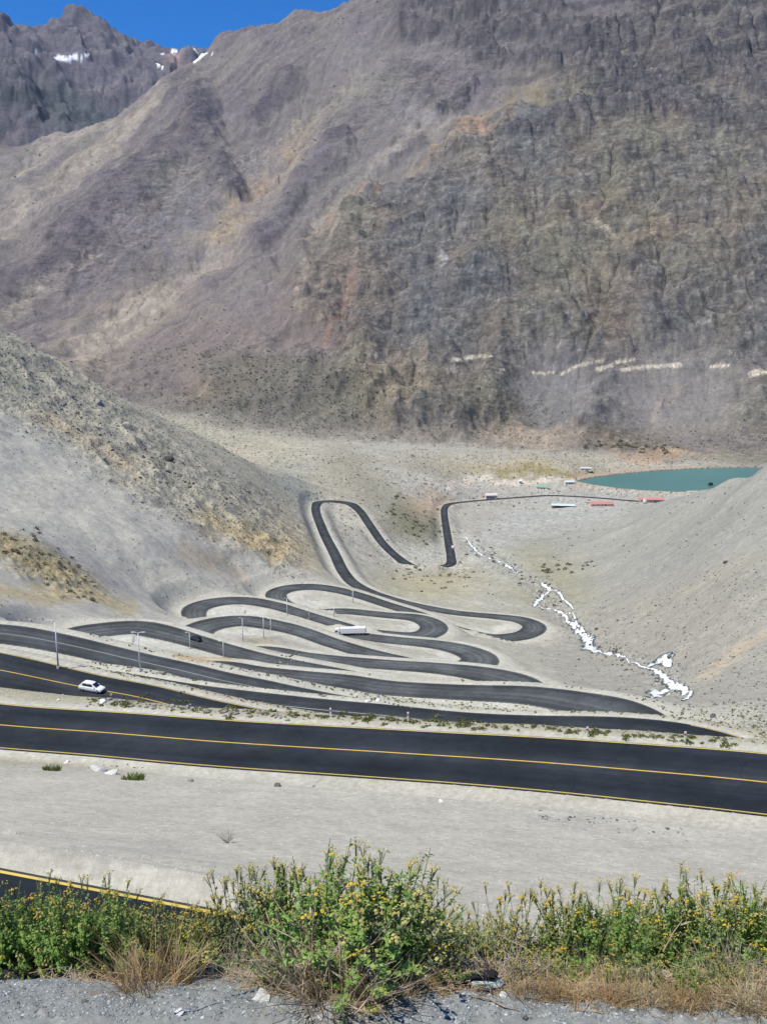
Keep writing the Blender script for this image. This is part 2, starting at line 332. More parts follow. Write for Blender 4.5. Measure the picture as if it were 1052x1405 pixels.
# running water: gullies cut down the fall line (stream power on every second grid point)
def erode(steps):
    r0 = int(np.searchsorted(LD, math.log(1360))); r1 = int(np.searchsorted(LD, math.log(4300)))
    ii = np.arange(r0, r1, 2); jj = np.arange(30, NC-30, 2); g = np.ix_(ii, jj)
    z = (Z + dz)[g].astype(np.float64); z0 = z.copy(); x, y = X[g].astype(float), Y[g].astype(float)
    m = np.maximum(mtn[g]*(.16 + .84*rockside[g]), .0) * (1 - .7*fan[g]); nr, nc = z.shape; idx = np.arange(nr*nc).reshape(nr, nc)
    area = (np.gradient(y, axis=0)*np.gradient(x, axis=1)); area = np.abs(area); area = np.maximum(area, 1)
    nb = [(a, b) for a in (-1, 0, 1) for b in (-1, 0, 1) if (a, b) != (0, 0)]
    hard = .55 + .45*sst(-.4, .6, W2[g] + .5*W1[g])
    for it in range(steps):
        best = np.zeros_like(z); rec = idx.copy(); zr = z.copy()
        for a, b in nb:
            o = (slice(max(a,0), nr+min(a,0)), slice(max(b,0), nc+min(b,0))); c = (slice(max(-a,0), nr+min(-a,0)), slice(max(-b,0), nc+min(-b,0)))
            sl_ = (z[c]-z[o])/np.hypot(x[c]-x[o], y[c]-y[o]); u_ = sl_ > best[c]
            best[c] = np.where(u_, sl_, best[c]); rec[c] = np.where(u_, idx[o], rec[c]); zr[c] = np.where(u_, z[o], zr[c])
        acc = area.ravel().tolist(); rl = rec.ravel().tolist()
        for i in np.argsort(-z.ravel()).tolist():
            k_ = rl[i]
            if k_ != i: acc[k_] += acc[i]
        acc = np.array(acc).reshape(nr, nc)
        e = np.minimum(.0085*np.sqrt(np.minimum(acc, 4e5))*best*hard, .7*(z-zr))*m; z -= e
        lap = np.zeros_like(z); lap[1:-1, 1:-1] = (z[:-2, 1:-1]+z[2:, 1:-1]+z[1:-1, :-2]+z[1:-1, 2:])/4 - z[1:-1, 1:-1]
        z += lap*.05
    def up(q):
        t = np.stack([np.interp(np.arange(r0, r1), ii, q[:, j]) for j in range(len(jj))], 1)
        f = np.stack([np.interp(np.arange(NC), jj, t[i]) for i in range(len(t))], 0); o = np.zeros(Z.shape, np.float32); o[r0:r1] = f; return o
    w_ = mtn[g]
    return up((z - z0)*w_), up(np.log10(acc))
ero, flowacc = erode(22)
dz += ero
# relief against its surroundings: spurs above, gullies below nought
def blur(a, k):
    for ax in (0, 1):
        c = np.cumsum(np.concatenate([np.repeat(np.take(a, [0], ax), k+1, ax), a, np.repeat(np.take(a, [-1], ax), k, ax)], ax), axis=ax, dtype=np.float64)
        n_ = a.shape[ax]; a = (np.take(c, range(2*k+1, 2*k+1+n_), ax) - np.take(c, range(0, n_), ax))/(2*k+1)
    return a.astype(np.float32)
zz_ = Z + dz; relief = zz_ - blur(blur(zz_, 9), 9); relief2 = zz_ - blur(zz_, 3)
dz += rockside * (1.9*(bed - .9)) + topband*1.5*(bed - .9)
foot = sst(640, 575, V)
dz *= np.where(DG > 1350, foot*.85 + .15, 1)
# valley sides
near_flank = sst(120, 230, DG) * (1 - far)
leftU = sst(520, 380, U) * near_flank
rough = cl(band([(-60,500),(80,545),(180,620),(300,700),(390,750)], 62, 40, .6, False)*leftU, 0, 1)
knoll = blob(50,757,105,36,28,.35,True) * sst(265,285,DG) * sst(350, 325, DG)
dz += near_flank * (1.1*W1*sst(150,500,DG) + .22*rows(*MID, fbm, X/14, Y/14, 3, 91))
dz += rough * (2.6*(rows(*MID, ridged, X/24, Y/24, 4, 95) - .9))
dz += knoll * (1.6 + 1.0*rows(*MID, fbm, X/6, Y/6, 3, 97))
flow = np.abs((U + 14*W1) - np.interp(V, [740,770,800,830,855,880,897,905,915,935,960], [650,690,735,760,785,805,850,900,935,905,935]))
creek = (1 - sst(6, 34, flow)) * sst(735, 760, V) * sst(985, 960, V) * sst(190, 225, DG) * sst(900, 800, DG)
dz += creek * (-1.2 + 1.1*rows(*MID, fbm, X/5, Y/5, 3, 101))
bank = sst(26, 33, DG) * sst(84, 74, DG)
dz += bank * (.05*rows(*NEAR_, fbm, X/5, Y/9, 3, 111) + .02*rows(*NEAR_, fbm, X/.9, Y/1.6, 2, 113))
verge = sst(80, 88, DG) * sst(200, 150, DG)
dz += verge * .22*rows(70, 210, fbm, X/2.2, Y/2.2, 3, 115)
shl = sst(14, 10.5, DG)
dz += shl * (.03*rows(*NEAR_, fbm, X/.7, Y/.7, 3, 117) + .012*rows(*NEAR_, fbm, X/.09, Y/.09, 2, 119))
lip = sst(9.4, 10.4, DG) * sst(16, 12, DG); dz += lip*.1*rows(*NEAR_, fbm, X/.5, Y/.5, 3, 121)

# ---------------------------------------------------------------- nearest road
RD = np.full(Z.shape, 1e3, np.float32); RZ = np.zeros(Z.shape, np.float32); RH = np.zeros(Z.shape, np.float32); RS = np.zeros(Z.shape, np.float32)
RSD = np.zeros(Z.shape, np.float32)
pl, pth = lp(path[:, 0], path[:, 1])
for i in range(0, NS - 1):
    a, b = path[i], path[i+1]
    d0 = math.exp(pl[i]); R = 24.0 if d0 > 70 else (15.0 if d0 > 40 else 7.0)
    r0, r1 = np.searchsorted(LD, [math.log(max(d0 - R - 1.5, 3.6)), math.log(d0 + R + 1.5)])
    c0_, c1_ = np.searchsorted(TH, [pth[i] - (R+1.5)/d0, pth[i] + (R+1.5)/d0])
    if r1 <= r0 or c1_ <= c0_: continue
    sl = (slice(r0, r1), slice(c0_, c1_))
    x, y = X[sl], Y[sl]; dx, dy = b[0]-a[0], b[1]-a[1]; l2 = dx*dx + dy*dy
    t = cl(((x-a[0])*dx + (y-a[1])*dy)/l2, 0, 1)
    px, py = x-a[0]-t*dx, y-a[1]-t*dy
    d = np.hypot(px, py) - HW[i]
    m = d < RD[sl]
    ra = math.hypot(a[0], a[1])
    for arr, val in ((RD, d), (RZ, a[2]+t*(b[2]-a[2])), (RH, np.full(d.shape, (a[3] if 0 <= a[3] <= 1 else float(a[3] > .5)), np.float32)),
                     (RS, (-(px*a[0] + py*a[1])/ra)/np.maximum(np.hypot(px, py), .01)), (RSD, np.full(d.shape, i, np.float32))):
        s_ = arr[sl]; s_[m] = val[m]
quiet = sst(1, 16, RD)
dz *= np.where(DG > 34, quiet, 1)
Z = Z + dz
# banks that hide the lower legs
depr = np.abs(RZ)/np.maximum(np.hypot(X, Y), 1)
hb = np.minimum(8.6*depr*1.5 + .4, 4.2) * sst(1700, 1660, RSD)
berm = RH * sst(.15, .7, RS) * sst(.3, 3.2, RD) * sst(11.5, 5.0, RD) * hb
berm *= 1 + .25*rows(*MID, fbm, X/7, Y/7, 2, 131)
bl = np.where(DG > 150, 11.0, np.where(DG > 40, 7.5, 3.0))
wr = 1 - sst(.9, bl, RD)
Zc = Z*(1-wr) + (RZ - .10)*wr
Zc = np.where(RD < .9, RZ - .10, Zc)
Z = np.where((RD > .3), Zc + berm, Zc)
# gravel lip beside the upper bench road
# ---------------------------------------------------------------- the reservoir
LZ = -220.6
LK = [(792,660.5),(812,656),(850,651),(900,646.5),(950,643.6),(1000,641.8),(1026,641.6),(1052,643),(1060,655),(1040,668),(1000,674),(960,676.3),(925,676),(890,674.6),(850,671.4),(815,666.5),(795,662.5)]
lk = np.array([at_z(u, v, LZ)[:2] for u, v in LK])
def in_poly(x, y, P):
    ins = np.zeros(x.shape, bool); j = len(P)-1
    for i in range(len(P)):
        c = ((P[i,1] > y) != (P[j,1] > y)) & (x < (P[j,0]-P[i,0])*(y-P[i,1])/(P[j,1]-P[i,1]+1e-9) + P[i,0])
        ins ^= c; j = i
    return ins
def d_poly(x, y, P):
    best = np.full(x.shape, 1e9)
    for i in range(len(P)):
        a, b = P[i], P[(i+1) % len(P)]; dx, dy = b-a; t = cl(((x-a[0])*dx + (y-a[1])*dy)/(dx*dx+dy*dy), 0, 1)
        best = np.minimum(best, np.hypot(x-a[0]-t*dx, y-a[1]-t*dy))
    return best
r0, r1 = np.searchsorted(LD, np.log([1050, 1420])); sl = (slice(r0, r1), slice(0, NC))
ld_ = d_poly(X[sl], Y[sl], lk); li_ = in_poly(X[sl], Y[sl], lk)
LS = np.full(Z.shape, 1e3, np.float32); LS[sl] = np.where(li_, -ld_, ld_)
rim = LZ + 1.9
k = sst(22, 7, LS)
Z = np.where(LS < 22, Z*(1-k) + rim*k, Z)
Z = np.where(LS < 2.5, rim - 5*(1 - cl((LS+4)/6.5, 0, 1)), Z)
U, V = project(X, Y, Z)

def height(x, y):
    """ground height at a point"""
    a, b = lp(x, y)
    i = np.interp(a, LD, np.arange(NR)); j = np.interp(b, TH, np.arange(NC))
    i0 = int(min(i, NR-2)); j0 = int(min(j, NC-2)); fi, fj = i-i0, j-j0
    return float((Z[i0,j0]*(1-fi)+Z[i0+1,j0]*fi)*(1-fj) + (Z[i0,j0+1]*(1-fi)+Z[i0+1,j0+1]*fi)*fj)
def ground(u, v, y0=2.0, y1=6500):
    """first point of the ground on the line of sight of a photograph pixel"""
    r = ray(u, v); t = np.geomspace(y0, y1, 2600)
    P = r[None]*(t/r[1])[:, None]
    a, b = lp(P[:, 0], P[:, 1]); i = np.interp(a, LD, np.arange(NR)); j = np.interp(b, TH, np.arange(NC))
    i0 = np.minimum(i.astype(int), NR-2); j0 = np.minimum(j.astype(int), NC-2); fi, fj = i-i0, j-j0
    h = (Z[i0,j0]*(1-fi)+Z[i0+1,j0]*fi)*(1-fj) + (Z[i0,j0+1]*(1-fi)+Z[i0+1,j0+1]*fi)*fj
    k = np.nonzero(P[:, 2] <= h)[0]
    if len(k) == 0: return None
    k = k[0]
    if k == 0: return P[0]
    e0, e1 = P[k-1, 2]-h[k-1], h[k]-P[k, 2]; f = e0/(e0+e1+1e-9)
    return P[k-1] + (P[k]-P[k-1])*f
# ---------------------------------------------------------------- rock and soil colours
def lin(*c):
    c = np.array(c, float)/255; return np.where(c <= .04045, c/12.92, ((c+.055)/1.055)**2.4)
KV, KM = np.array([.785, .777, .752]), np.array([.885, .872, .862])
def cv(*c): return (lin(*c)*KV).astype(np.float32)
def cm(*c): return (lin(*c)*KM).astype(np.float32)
C = np.empty(Z.shape + (3,), np.float32)
def mix(mask, col):
    global C
    m = cl(mask, 0, 1)[..., None].astype(np.float32); C = C*(1-m) + np.asarray(col, np.float32)*m
def mul(f):
    global C
    C = C * f[..., None].astype(np.float32)
n1 = fbm(QB*160, QA*160, 4, 201); n2 = fbm(QB*420, QA*420, 3, 211); n0 = fbm(QB*45, QA*45, 4, 221)
dn = rows(20, 800, fbm, X/3.0, Y/3.0, 3, 225)
C[:] = cv(186, 182, 168)
mix(.5 + .5*n0, cv(178, 177, 166))
# left flank
fl = fallnoise(-52, 9, 70, 4, 231, fbm, MID); fl2 = fallnoise(-52, 30, 220, 3, 235, fbm, MID)
lf = leftU * sst(.5, 10, RD)
mix(lf, cv(190, 187, 177)); mix(lf*cl(.3+.6*fl2, 0, 1)*.4, cv(178, 176, 169)); mix(lf*cl(fl*.8, 0, 1)*.35, cv(190, 188, 178))
upper = lf * sst(-36, 6, V - 0 - (np.interp(U, [0,150,300,420], [560,650,735,790])) ) 
olive = lf * (1 - sst(-30, 14, VF - np.interp(U, [-200,0,100,200,300,400,440], [490,565,622,690,735,770,775])))
mix(olive*.9, cv(190, 184, 166)); mix(olive*cl(.2+n0, 0, 1)*.6, cv(168, 163, 146)); mix(olive*cl(n1, 0, 1)*.6, cv(204, 196, 170))
mix(rough*cl(.2+.9*n1, 0, 1)*.55, cv(146, 144, 134))
mix(band([(290,715),(340,735),(385,755)], 18, 15, .8)*lf*.7, cv(206, 186, 138)); mix(band([(330,745),(400,750),(420,770)], 8, 12, .8)*lf*.5, cv(214, 190, 142))
mix(band([(60,575),(150,620),(190,650)], 8, 10, .9)*lf*.5, cv(198, 178, 148))
mix(band([(385,715),(420,750),(440,775)], 14, 14)*lf*.7, cv(196, 184, 156))
mix(knoll*.85, cv(182, 166, 124)); mix(knoll*cl(1.2*n1, 0, 1)*.7, cv(138, 132, 98)); mix(knoll*sst(.3,.8,n2)*.7, cv(204, 178, 130))
mix(band([(0,812),(60,818),(130,822),(180,835)], 12, 8)*.6, cv(188, 170, 124))
mix(band([(255,760),(300,770),(330,790)], 14, 8)*lf*.5, cv(188, 170, 144))
# right flank
rf = sst(600, 760, U - .6*(V-760)) * near_flank * (1 - sst(1000, 1100, DG)) * sst(.5, 8, RD) 
fr = fallnoise(62, 10, 90, 4, 241, fbm, MID); fr2 = fallnoise(62, 34, 260, 3, 245, fbm, MID)
mix(rf*.9, cv(165, 164, 157)); mix(rf*cl(.2+fr2, 0, 1)*.6, cv(152, 152, 147)); mix(rf*cl(fr*.9, 0, 1)*.3, cv(176, 174, 165))
lowr = rf*sst(-20, 30, V - np.interp(U, [800,900,1052], [835,800,760]))
mix(lowr*.6, cv(170, 166, 156)); mix(lowr*cl(n0+.2, 0, 1)*.6, cv(156, 153, 144)); mix(lowr*cl(n1, 0, 1)*.4, cv(182, 177, 164))
mix(band([(1052,870),(1000,900),(965,930)], 9, 5)*.7, cv(196, 180, 158)); mix(band([(1052,760),(960,800),(880,838)], 9, 5, .9)*rf*.35, cv(176, 172, 150))
# valley floor
vf = sst(560, 700, DG) * (1 - far) * (1 - lf) * (1-rf)
mix(vf*.8, cv(190, 186, 177)); mix(vf*cl(n0+.3, 0, 1)*.6, cv(176, 172, 161)); mix(vf*cl(n1, 0, 1)*.5, cv(186, 180, 160))
mix(blob(590,795,60,22,0,.8,True)*.5*(1-far), cv(176, 166, 118)); mix(blob(740,795,70,40,15,.6,True)*.4*(1-far), cv(164, 160, 116))
mix(cl(blob(585,750,45,32,-25,.5,True), 0, 1)*sst(1,5,RD)*.9*(1-far), cv(197, 196, 186))
mix(band([(840,690),(770,700),(715,715),(680,735),(665,755),(700,785)], 24, 20, .7)*(1-far)*.65*cl(.7+n1, .1, 1), cv(192, 194, 190))
mix(band([(620,780),(655,765),(640,735)], 8, 7)*(1-far)*.8, cv(205, 203, 192))
mix(cl(band([(560,710),(575,725),(590,720)], 26, 20, .5), 0, 1)*(1-far)*sst(0,3,RD)*.7, cv(134, 132, 104))
mix(band([(470,640),(520,680),(560,720)], 26, 24, .7)*(1-far)*.5, cv(150, 146, 120))
mix(blob(410,665,40,22,25,.5,True)*(1-far)*.7, cv(168, 172, 164)); mix(blob(455,668,40,20,25,.5,True)*(1-far)*.8, cv(186, 180, 162))
mix(blob(590,690,26,18,0,.6,True)*(1-far)*.6, cv(205, 178, 152))
mix(blob(700,640,120,14,2,.8,True)*(1-far)*.45, cv(176, 158, 108)); mix(blob(740,648,70,6,2,.6,True)*.7*(1-far), cv(150, 138, 84))
mix(band([(600,662),(720,662),(790,661)], 3.5, 4, .5)*.9*(1-far), cv(222, 210, 194)); mix(band([(590,670),(700,671),(790,672)], 5, 5, .6)*.7*(1-far), cv(190, 186, 178))
mix(sst(14, 4, LS)*sst(-2, 2, LS)*.85, cv(196, 178, 156))
mix(sst(26, 12, LS)*sst(8, 12, LS)*sst(1190, 1230, DG)*.7, cv(188, 160, 130))
mix(sst(2.2, .8, LS)*.8, cv(70, 84, 92))
# spoil and dust beside the legs of the road
du = sst(9, 1.0, RD + 2.5*W1*0 + 1.2*dn) * sst(60, 90, DG) * (1 - sst(650, 800, DG))
mix(du*.75, cv(200, 198, 186)); mix((berm > .4)*.6*1.0, cv(196, 192, 180))
inner = sst(.0, .6, -(RSD*0)) * 0
mix(sst(100, 140, DG)*(1-sst(430, 520, DG))*sst(20, 8, RD)*cl(.5+dn, 0, 1)*.3, cv(206, 202, 186))
for u_, v_, a_, b_ in ((412,823,40,8),(318,838,46,8),(320,866,48,8),(165,876,60,7),(575,866,18,5),(620,898,46,7),(700,865,34,6),(640,935,60,4),(780,975,50,5)):
    mix(blob(u_, v_, a_, b_, 4, .6)*sst(.2, 1.6, RD)*.85*(DG < 520), cv(218, 216, 206))
mix(cl(blob(365,885,28,9,0,.6,True), 0, 1)*.7*sst(.5,3,RD), cv(150, 142, 118))
mix(blob(385,905,20,10,0,.6,True)*.6*sst(.5,3,RD), cv(172, 162, 148))
mix(band([(250,914),(300,915),(335,919)], 5, 4)*.7*sst(.3,2,RD), cv(190, 160, 104))
# verge along the upper road
vg = sst(90, 86, DG)*0
mix(sst(78, 84, DG)*sst(135, 110, DG)*sst(.5, 2.0, RD)*.55, cv(168, 160, 132))
mix(sst(78, 84, DG)*sst(135, 110, DG)*sst(.8, 2.5, RD)*cl(n2+.1, 0, 1)*.8, cv(120, 122, 84))
# sand bank
sb = sst(27, 31, DG)*sst(78, 70, DG)
mix(sb, cv(196, 192, 179)); bs = fallnoise(72, 1.6, 26, 4, 251, fbm, NEAR_); mix(sb*cl(bs*.7, 0, 1)*.35, cv(182, 179, 168)); mix(sb*cl(-bs*.7, 0, 1)*.3, cv(204, 199, 186))
mix(blob(760,1125,120,10,8,.6,True)*sb*cl(.4+1.2*n2, 0, 1)*.5, cv(150, 152, 150))
mix(band([(130,958),(200,966),(300,978),(400,984),(410,986)], 5, 7, .8)*sst(.6,1.6,RD)*cl(.6+n2,0,1)*.7*(DG<140), cv(196, 178, 164))
# creek
mix(creek*cl(.7+.6*n1, 0, 1)*.7, cv(184, 184, 178)); mix(creek*sst(.4,.7,n2)*.5, cv(214, 214, 210)); mix(creek*sst(.2,.5,-n2)*.5, cv(130, 128, 122)); mix(creek*sst(.15, .5, n1+.3*n2)*.6, cv(112, 110, 100))
# the mountain
gul = sst(0, -7, relief)*mtn; spur = sst(0, 7, relief)*mtn; crease_shade = sst(.3, -1.2, relief2)  # last mask: small hollows, shade painted into their colour
n3 = rows(*FAR, fbm, X/13, Y/17, 4, 281); n4 = rows(*FAR, fbm, X/55, Y/70, 4, 285)
n5 = rows(*FAR, fbm, X/210, Y/260, 4, 291); n6 = rows(*FAR, fbm, X/160, Y/170, 4, 295)
cS = cm(138, 130, 126); mix(far, cS)
mix(screeside*cl(.5+1.2*g_left2, 0, 1)*.55, cm(124, 117, 119)); mix(screeside*cl(-1.2*g_left2, 0, 1)*.5, cm(150, 143, 134))
mix(screeside*cl(.4 + n0, 0, 1)*.6, cm(126, 119, 121)); mix(screeside*cl(n4, 0, 1)*.4, cm(112, 106, 106)); mix(screeside*sst(.1,.7,g_left3)*.5, cm(106, 100, 100)); mix(screeside*sst(-.1,-.7,g_left3)*.5, cm(156, 148, 138))
mix(screeside*gul*.35, cm(150, 144, 134))
tanS = cl(band([(430,170),(380,235),(330,300),(250,370),(180,430),(110,490)], 20, 36, .9) + band([(0,300),(110,215),(230,125)], 10, 6, .9), 0, 1)*mtn
mix(tanS*.9*cl(.8+.8*g_left2, .3, 1), cm(168, 157, 138)); mix(band([(425,165),(385,215),(345,265),(300,320)], 10, 12, .9)*mtn*.75*cl(.8+n4, 0, 1), cm(190, 168, 136)); mix(band([(300,330),(220,400),(120,480)], 10, 14, .9)*mtn*.5, cm(178, 166, 148)); mix(band([(490,95),(440,150),(410,190)], 14, 10, .9)*mtn*.5, cm(150, 138, 122))
mix(band([(330,235),(370,205),(410,170)], 14, 10, .6)*mtn*sst(0,.5,n2)*.8, cm(170, 166, 156))
mix(band([(0,240),(90,190),(200,120)], 12, 9, .9)*mtn*.6, cm(154, 148, 136)); mix(blob(25,270,50,24,-20,.8)*mtn*.5, cm(158, 152, 144)); mix(band([(0,300),(60,265),(120,235)], 6, 3, .9)*mtn*.5, cm(166, 148, 126))
chip = fallnoise(36, 6, 34, 3, 297, fbm)
mix(screeside*sst(.25,.7,chip)*cl(.5+n4,.1,1)*.35, cm(84, 79, 80)); mix(screeside*sst(.3,.8,-chip)*.2, cm(164, 156, 146))
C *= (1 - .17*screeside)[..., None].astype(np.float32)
mix(DARKB*.85*cl(.8+.7*n4, .3, 1), cm(90, 84, 90)); mix(LITEB*.8*cl(.9+.7*n4, .4, 1), cm(168, 158, 144))
mix(scr_rock*cl(.5+n4, 0, 1)*.75, cm(104, 99, 102)); mix(scr_rock*spur*.5, cm(88, 84, 87)); mix(ridge1*.85*cl(.7+n4, 0, 1), cm(92, 88, 94))
mix(blob(240,300,60,40,-30,.8)*mtn*.35*cl(.6+n4,0,1), cm(150, 150, 150))
mix(band([(480,60),(560,150),(480,230),(390,300)], 30, 26, .9)*mtn*.6, cm(122, 119, 114))
mix(band([(620,140),(560,190),(500,235),(450,270)], 12, 7, .9)*mtn*.45*cl(.6+n4,0,1), cm(152, 144, 138)); mix(blob(588,158,32,9,-25,.8,True)*mtn*.5, cm(160, 155, 152))
# rock side: dark spurs and beds, lighter debris in the gullies
mix(rockside, cm(112, 108, 102)); mix(rockside*cl(.4+n0*1.1, 0, 1)*.55, cm(106, 102, 98)); mix(rockside*cl(-n0, 0, 1)*.5, cm(128, 123, 108))
mix(rockside*spur*.55*cl(.6+n4, 0, 1), cm(88, 85, 84)); mix(rockside*gul*.45*cl(.7+n4, 0, 1), cm(142, 136, 124)); mix(rockside*sst(3.6, 5.0, flowacc)*.5, cm(146, 141, 132))
mix(rockside*sst(.9, .45, bed)*.40, cm(72, 70, 70)); mix(rockside*sst(1.15, 1.5, bed)*.40, cm(148, 144, 135))
mix(rockside*sst(.2, .65, n3)*.7, cm(70, 68, 67)); mix(rockside*sst(-.3, -.75, n3)*.55, cm(156, 151, 140)); mix(rockside*crease_shade*.35, cm(68, 66, 68))
mix(screeside*sst(.35, .8, n3)*.25, cm(96, 92, 94)); mix(screeside*crease_shade*.25, cm(90, 86, 90))
mix(rockside*cl(n5*1.3, 0, 1)*.55, cm(126, 124, 104)); mix(rockside*cl(-n5*1.3, 0, 1)*.5, cm(104, 108, 112)); mix(rockside*cl(n6*1.2, 0, 1)*.45, cm(134, 119, 104)); mix(screeside*cl(n5*1.2, 0, 1)*.45, cm(134, 130, 120)); mix(screeside*cl(n6*1.2-.1, 0, 1)*.4, cm(122, 114, 122))
oli = cl(blob(790,105,80,28,-20,.9) + blob(900,300,120,50,10,.9)*.6 + blob(760,330,90,50,0,.9)*.5, 0, 1)*mtn
mix(oli*.5*cl(.6+n4,0,1), cm(130, 123, 98)); mix(band([(740,110),(700,140),(660,175)], 13, 13, .9)*mtn*.6*cl(.8+n4,.2,1), cm(146, 133, 106))
mix(band([(705,160),(668,182),(640,196),(600,215)], 12, 7, .9)*mtn*.7*cl(.8+n4,.2,1), cm(166, 140, 120)); mix(band([(655,185),(665,205)], 8, 4, .9)*mtn*.6, cm(176, 144, 121))
mix(band([(600,210),(540,250),(470,285),(430,330)], 6, 9, .9)*mtn*.55*cl(.7+n4,0,1), cm(156, 142, 124)); mix(band([(520,270),(470,300),(440,320)], 4, 4, .9)*mtn*.45, cm(166, 144, 120))
mix(band([(660,205),(660,280),(640,320),(605,350),(598,400),(596,470)], 4, 6, .9)*mtn*.6*cl(.8+n3,.2,1), cm(142, 138, 133)); mix(band([(606,345),(602,395)], 2, 2, .7)*mtn*.6, cm(164, 163, 160))
mix(band([(480,290),(450,340),(425,370),(412,440)], 3, 5, .9)*mtn*.6, cm(160, 150, 134)); mix(blob(450,400,60,60,0,.9)*mtn*.3, cm(122, 113, 102))
mix(blob(822,332,11,8,0,.6,True)*mtn*.9, cm(190, 176, 156)); mix(blob(825,300,40,14,-15,.9,True)*mtn*.45*cl(.7+n4,0,1), cm(142, 120, 106)); mix(blob(905,335,50,12,-15,.9,True)*mtn*.4*cl(.7+n4,0,1), cm(144, 124, 108)); mix(blob(935,65,26,11,20,.9,True)*mtn*.45, cm(146, 122, 110)); mix(blob(980,105,60,9,18,.9,True)*mtn*.5*cl(.7+n4,0,1), cm(152, 137, 116))
mix(blob(810,400,24,40,0,.9,True)*mtn*.25*cl(.7+n4,0,1), cm(146, 124, 106))
mix(topband*.5, cm(108, 102, 102)); mix(topband*cliff*.75, cm(76, 73, 76)); mix(rockside*cliff*cl(W2,0,1)*.6, cm(82, 79, 80)); mix(topband*sst(.2,.6,n4)*.4, cm(90, 87, 90)); mix(blob(620,75,110,12,-3,.9)*mtn*.45, cm(142, 135, 134))
dk = cl(blob(720,55,90,26,0,.7) + blob(900,100,90,40,10,.8)*.7 + blob(1010,60,60,40,0,.8)*.6 + blob(850,150,110,28,-8,.8)*.5 + blob(960,160,90,30,12,.8)*.6 + blob(560,30,80,22,0,.8)*.4, 0, 1)*mtn
mix(dk*cl(.5+.9*n3, 0, 1)*.7, cm(84, 81, 83)); mix(dk*sst(.9, .5, bed)*.5, cm(64, 62, 65))
mix(blob(640,440,150,60,0,.8)*mtn*.35*cl(.5+n1,0,1), cm(100, 99, 99))
vst = rows(*FAR, fbm, X/19 + .6*W1, Y/45, 4, 299)
mix(CLF*.8, cm(92, 88, 90)); mix(CLF*sst(.0,.6,vst)*.6, cm(62, 60, 64)); mix(CLF*sst(.2,.7,-vst)*.5, cm(128, 122, 118))
# reddish soil under the rock, and the foot of the slope
mix(band([(490,400),(460,450),(440,480)], 7, 5, .9)*mtn*.55*cl(.8+n4,0,1), cm(150, 115, 98)); mix(blob(470,420,70,60,0,.9)*mtn*.25, cm(130, 114, 104))
mix(blob(545,548,44,30,0,.9,True)*far*.6, cm(160, 145, 118)); mix(blob(580,550,60,46,0,.9,True)*far*.4, cm(150, 139, 124)); mix(blob(280,540,34,18,-30,.9,True)*far*.5, cm(154, 136, 112))
mix(blob(300,480,150,50,-20,.9)*far*.45, cm(136, 124, 114))
lowveg = cl(blob(370,525,95,60,20,.6,True) + blob(450,560,70,40,20,.6,True) + blob(350,575,110,26,8,.6,True)*.8 + blob(690,575,70,26,0,.6,True)*.7 + blob(580,565,40,40,0,.6,True)*.4, 0, 1)*far*sst(470,500,V)
mix(lowveg*.55, cm(118, 115, 100)); 
mix(fan*.85, cm(134, 130, 126)); mix(fan*cl(fallnoise(0,18,160,3,261,fbm),0,1)*.5, cm(118, 116, 113)); mix(band([(925,540),(905,565),(895,590)], 5, 5, .9)*far*.5, cm(162, 150, 138))
mix(blob(760,560,36,50,0,.6,True)*far*.5, cm(118, 117, 116))
cream = cl(band([(622,494),(648,491),(672,487)], 3.0, 2.4, .4, 2)+band([(730,511),(760,512)], 2.0, 1.6, .4, 2)+band([(770,512),(800,500),(830,494)], 2.2, 2.2, .5, 2)+band([(820,508),(846,497),(870,494)], 2.6, 2.2, .4, 2)+band([(850,507),(890,503),(932,501)], 2.8, 2.6, .4, 2)+band([(975,503),(1000,502)], 2.2, 2, .4, 2)+band([(1030,514),(1052,508)], 4, 4, .4, 2)+band([(515,488),(530,485)], 3, 2.5, .4, 2)+band([(680,511),(690,508)], 1.5, 2, .4, 2), 0, 1)*far
mix(cream*.85*cl(.7+n2, .2, 1), cm(214, 203, 182))
mix(blob(700,640,900,1,0,.1)*0, cS)
ftz = sst(575, 610, V)*far
mix(ftz*.6, cm(152, 140, 122)); mix(ftz*cl(n1,0,1)*.5, cm(128, 118, 100)); mix(blob(860,612,70,9,0,.6,True)*.7*cl(.6+n1,0,1), cm(94, 86, 72)); mix(blob(720,608,60,9,0,.7,True)*.6, cm(176, 160, 140)); mix(blob(1000,615,90,14,5,.8,True)*far*.7, cm(116, 112, 112))
mix(cl(blob(900,628,70,6,0,.6,True), 0, 1)*.55, cm(186, 154, 122)); mix(blob(990,632,60,6,0,.7,True)*.5, cm(150, 148, 130))
# far range
mix(range_, cm(100, 97, 104)); mix(range_*cl(n1*1.2,0,1)*.6, cm(90, 90, 100)); mix(range_*cl(-n0,0,1)*.5, cm(136, 128, 126))
mix(blob(240,92,14,5,0,.7,True)*range_*.7, cm(180, 150, 140)); mix(blob(110,165,70,30,30,.6)*range_*.7, cm(74, 84, 86))  # greenish dark blob paints the shaded face of the far hill
mix(blob(30,140,50,55,0,.6)*range_*cl(.6+n4,0,1)*.85, cm(62, 70, 74))
snow = cl(band([(80,79),(90,82),(104,79),(119,75)], 3.2, 2.6, .3, 2)+band([(232,80),(244,80)], 1.6, 1.4, .3)+band([(262,75),(270,72),(284,71)], 2.2, 1.5, .3)+band([(198,109),(203,110)], 1.6, 1.6, .3)+band([(216,95),(224,96)], 1.4, 1.4, .3)+blob(55,77,3,2,0,.3), 0, 1)*(DG > 2700)
mix(snow*1.0, (.85, .87, .9))
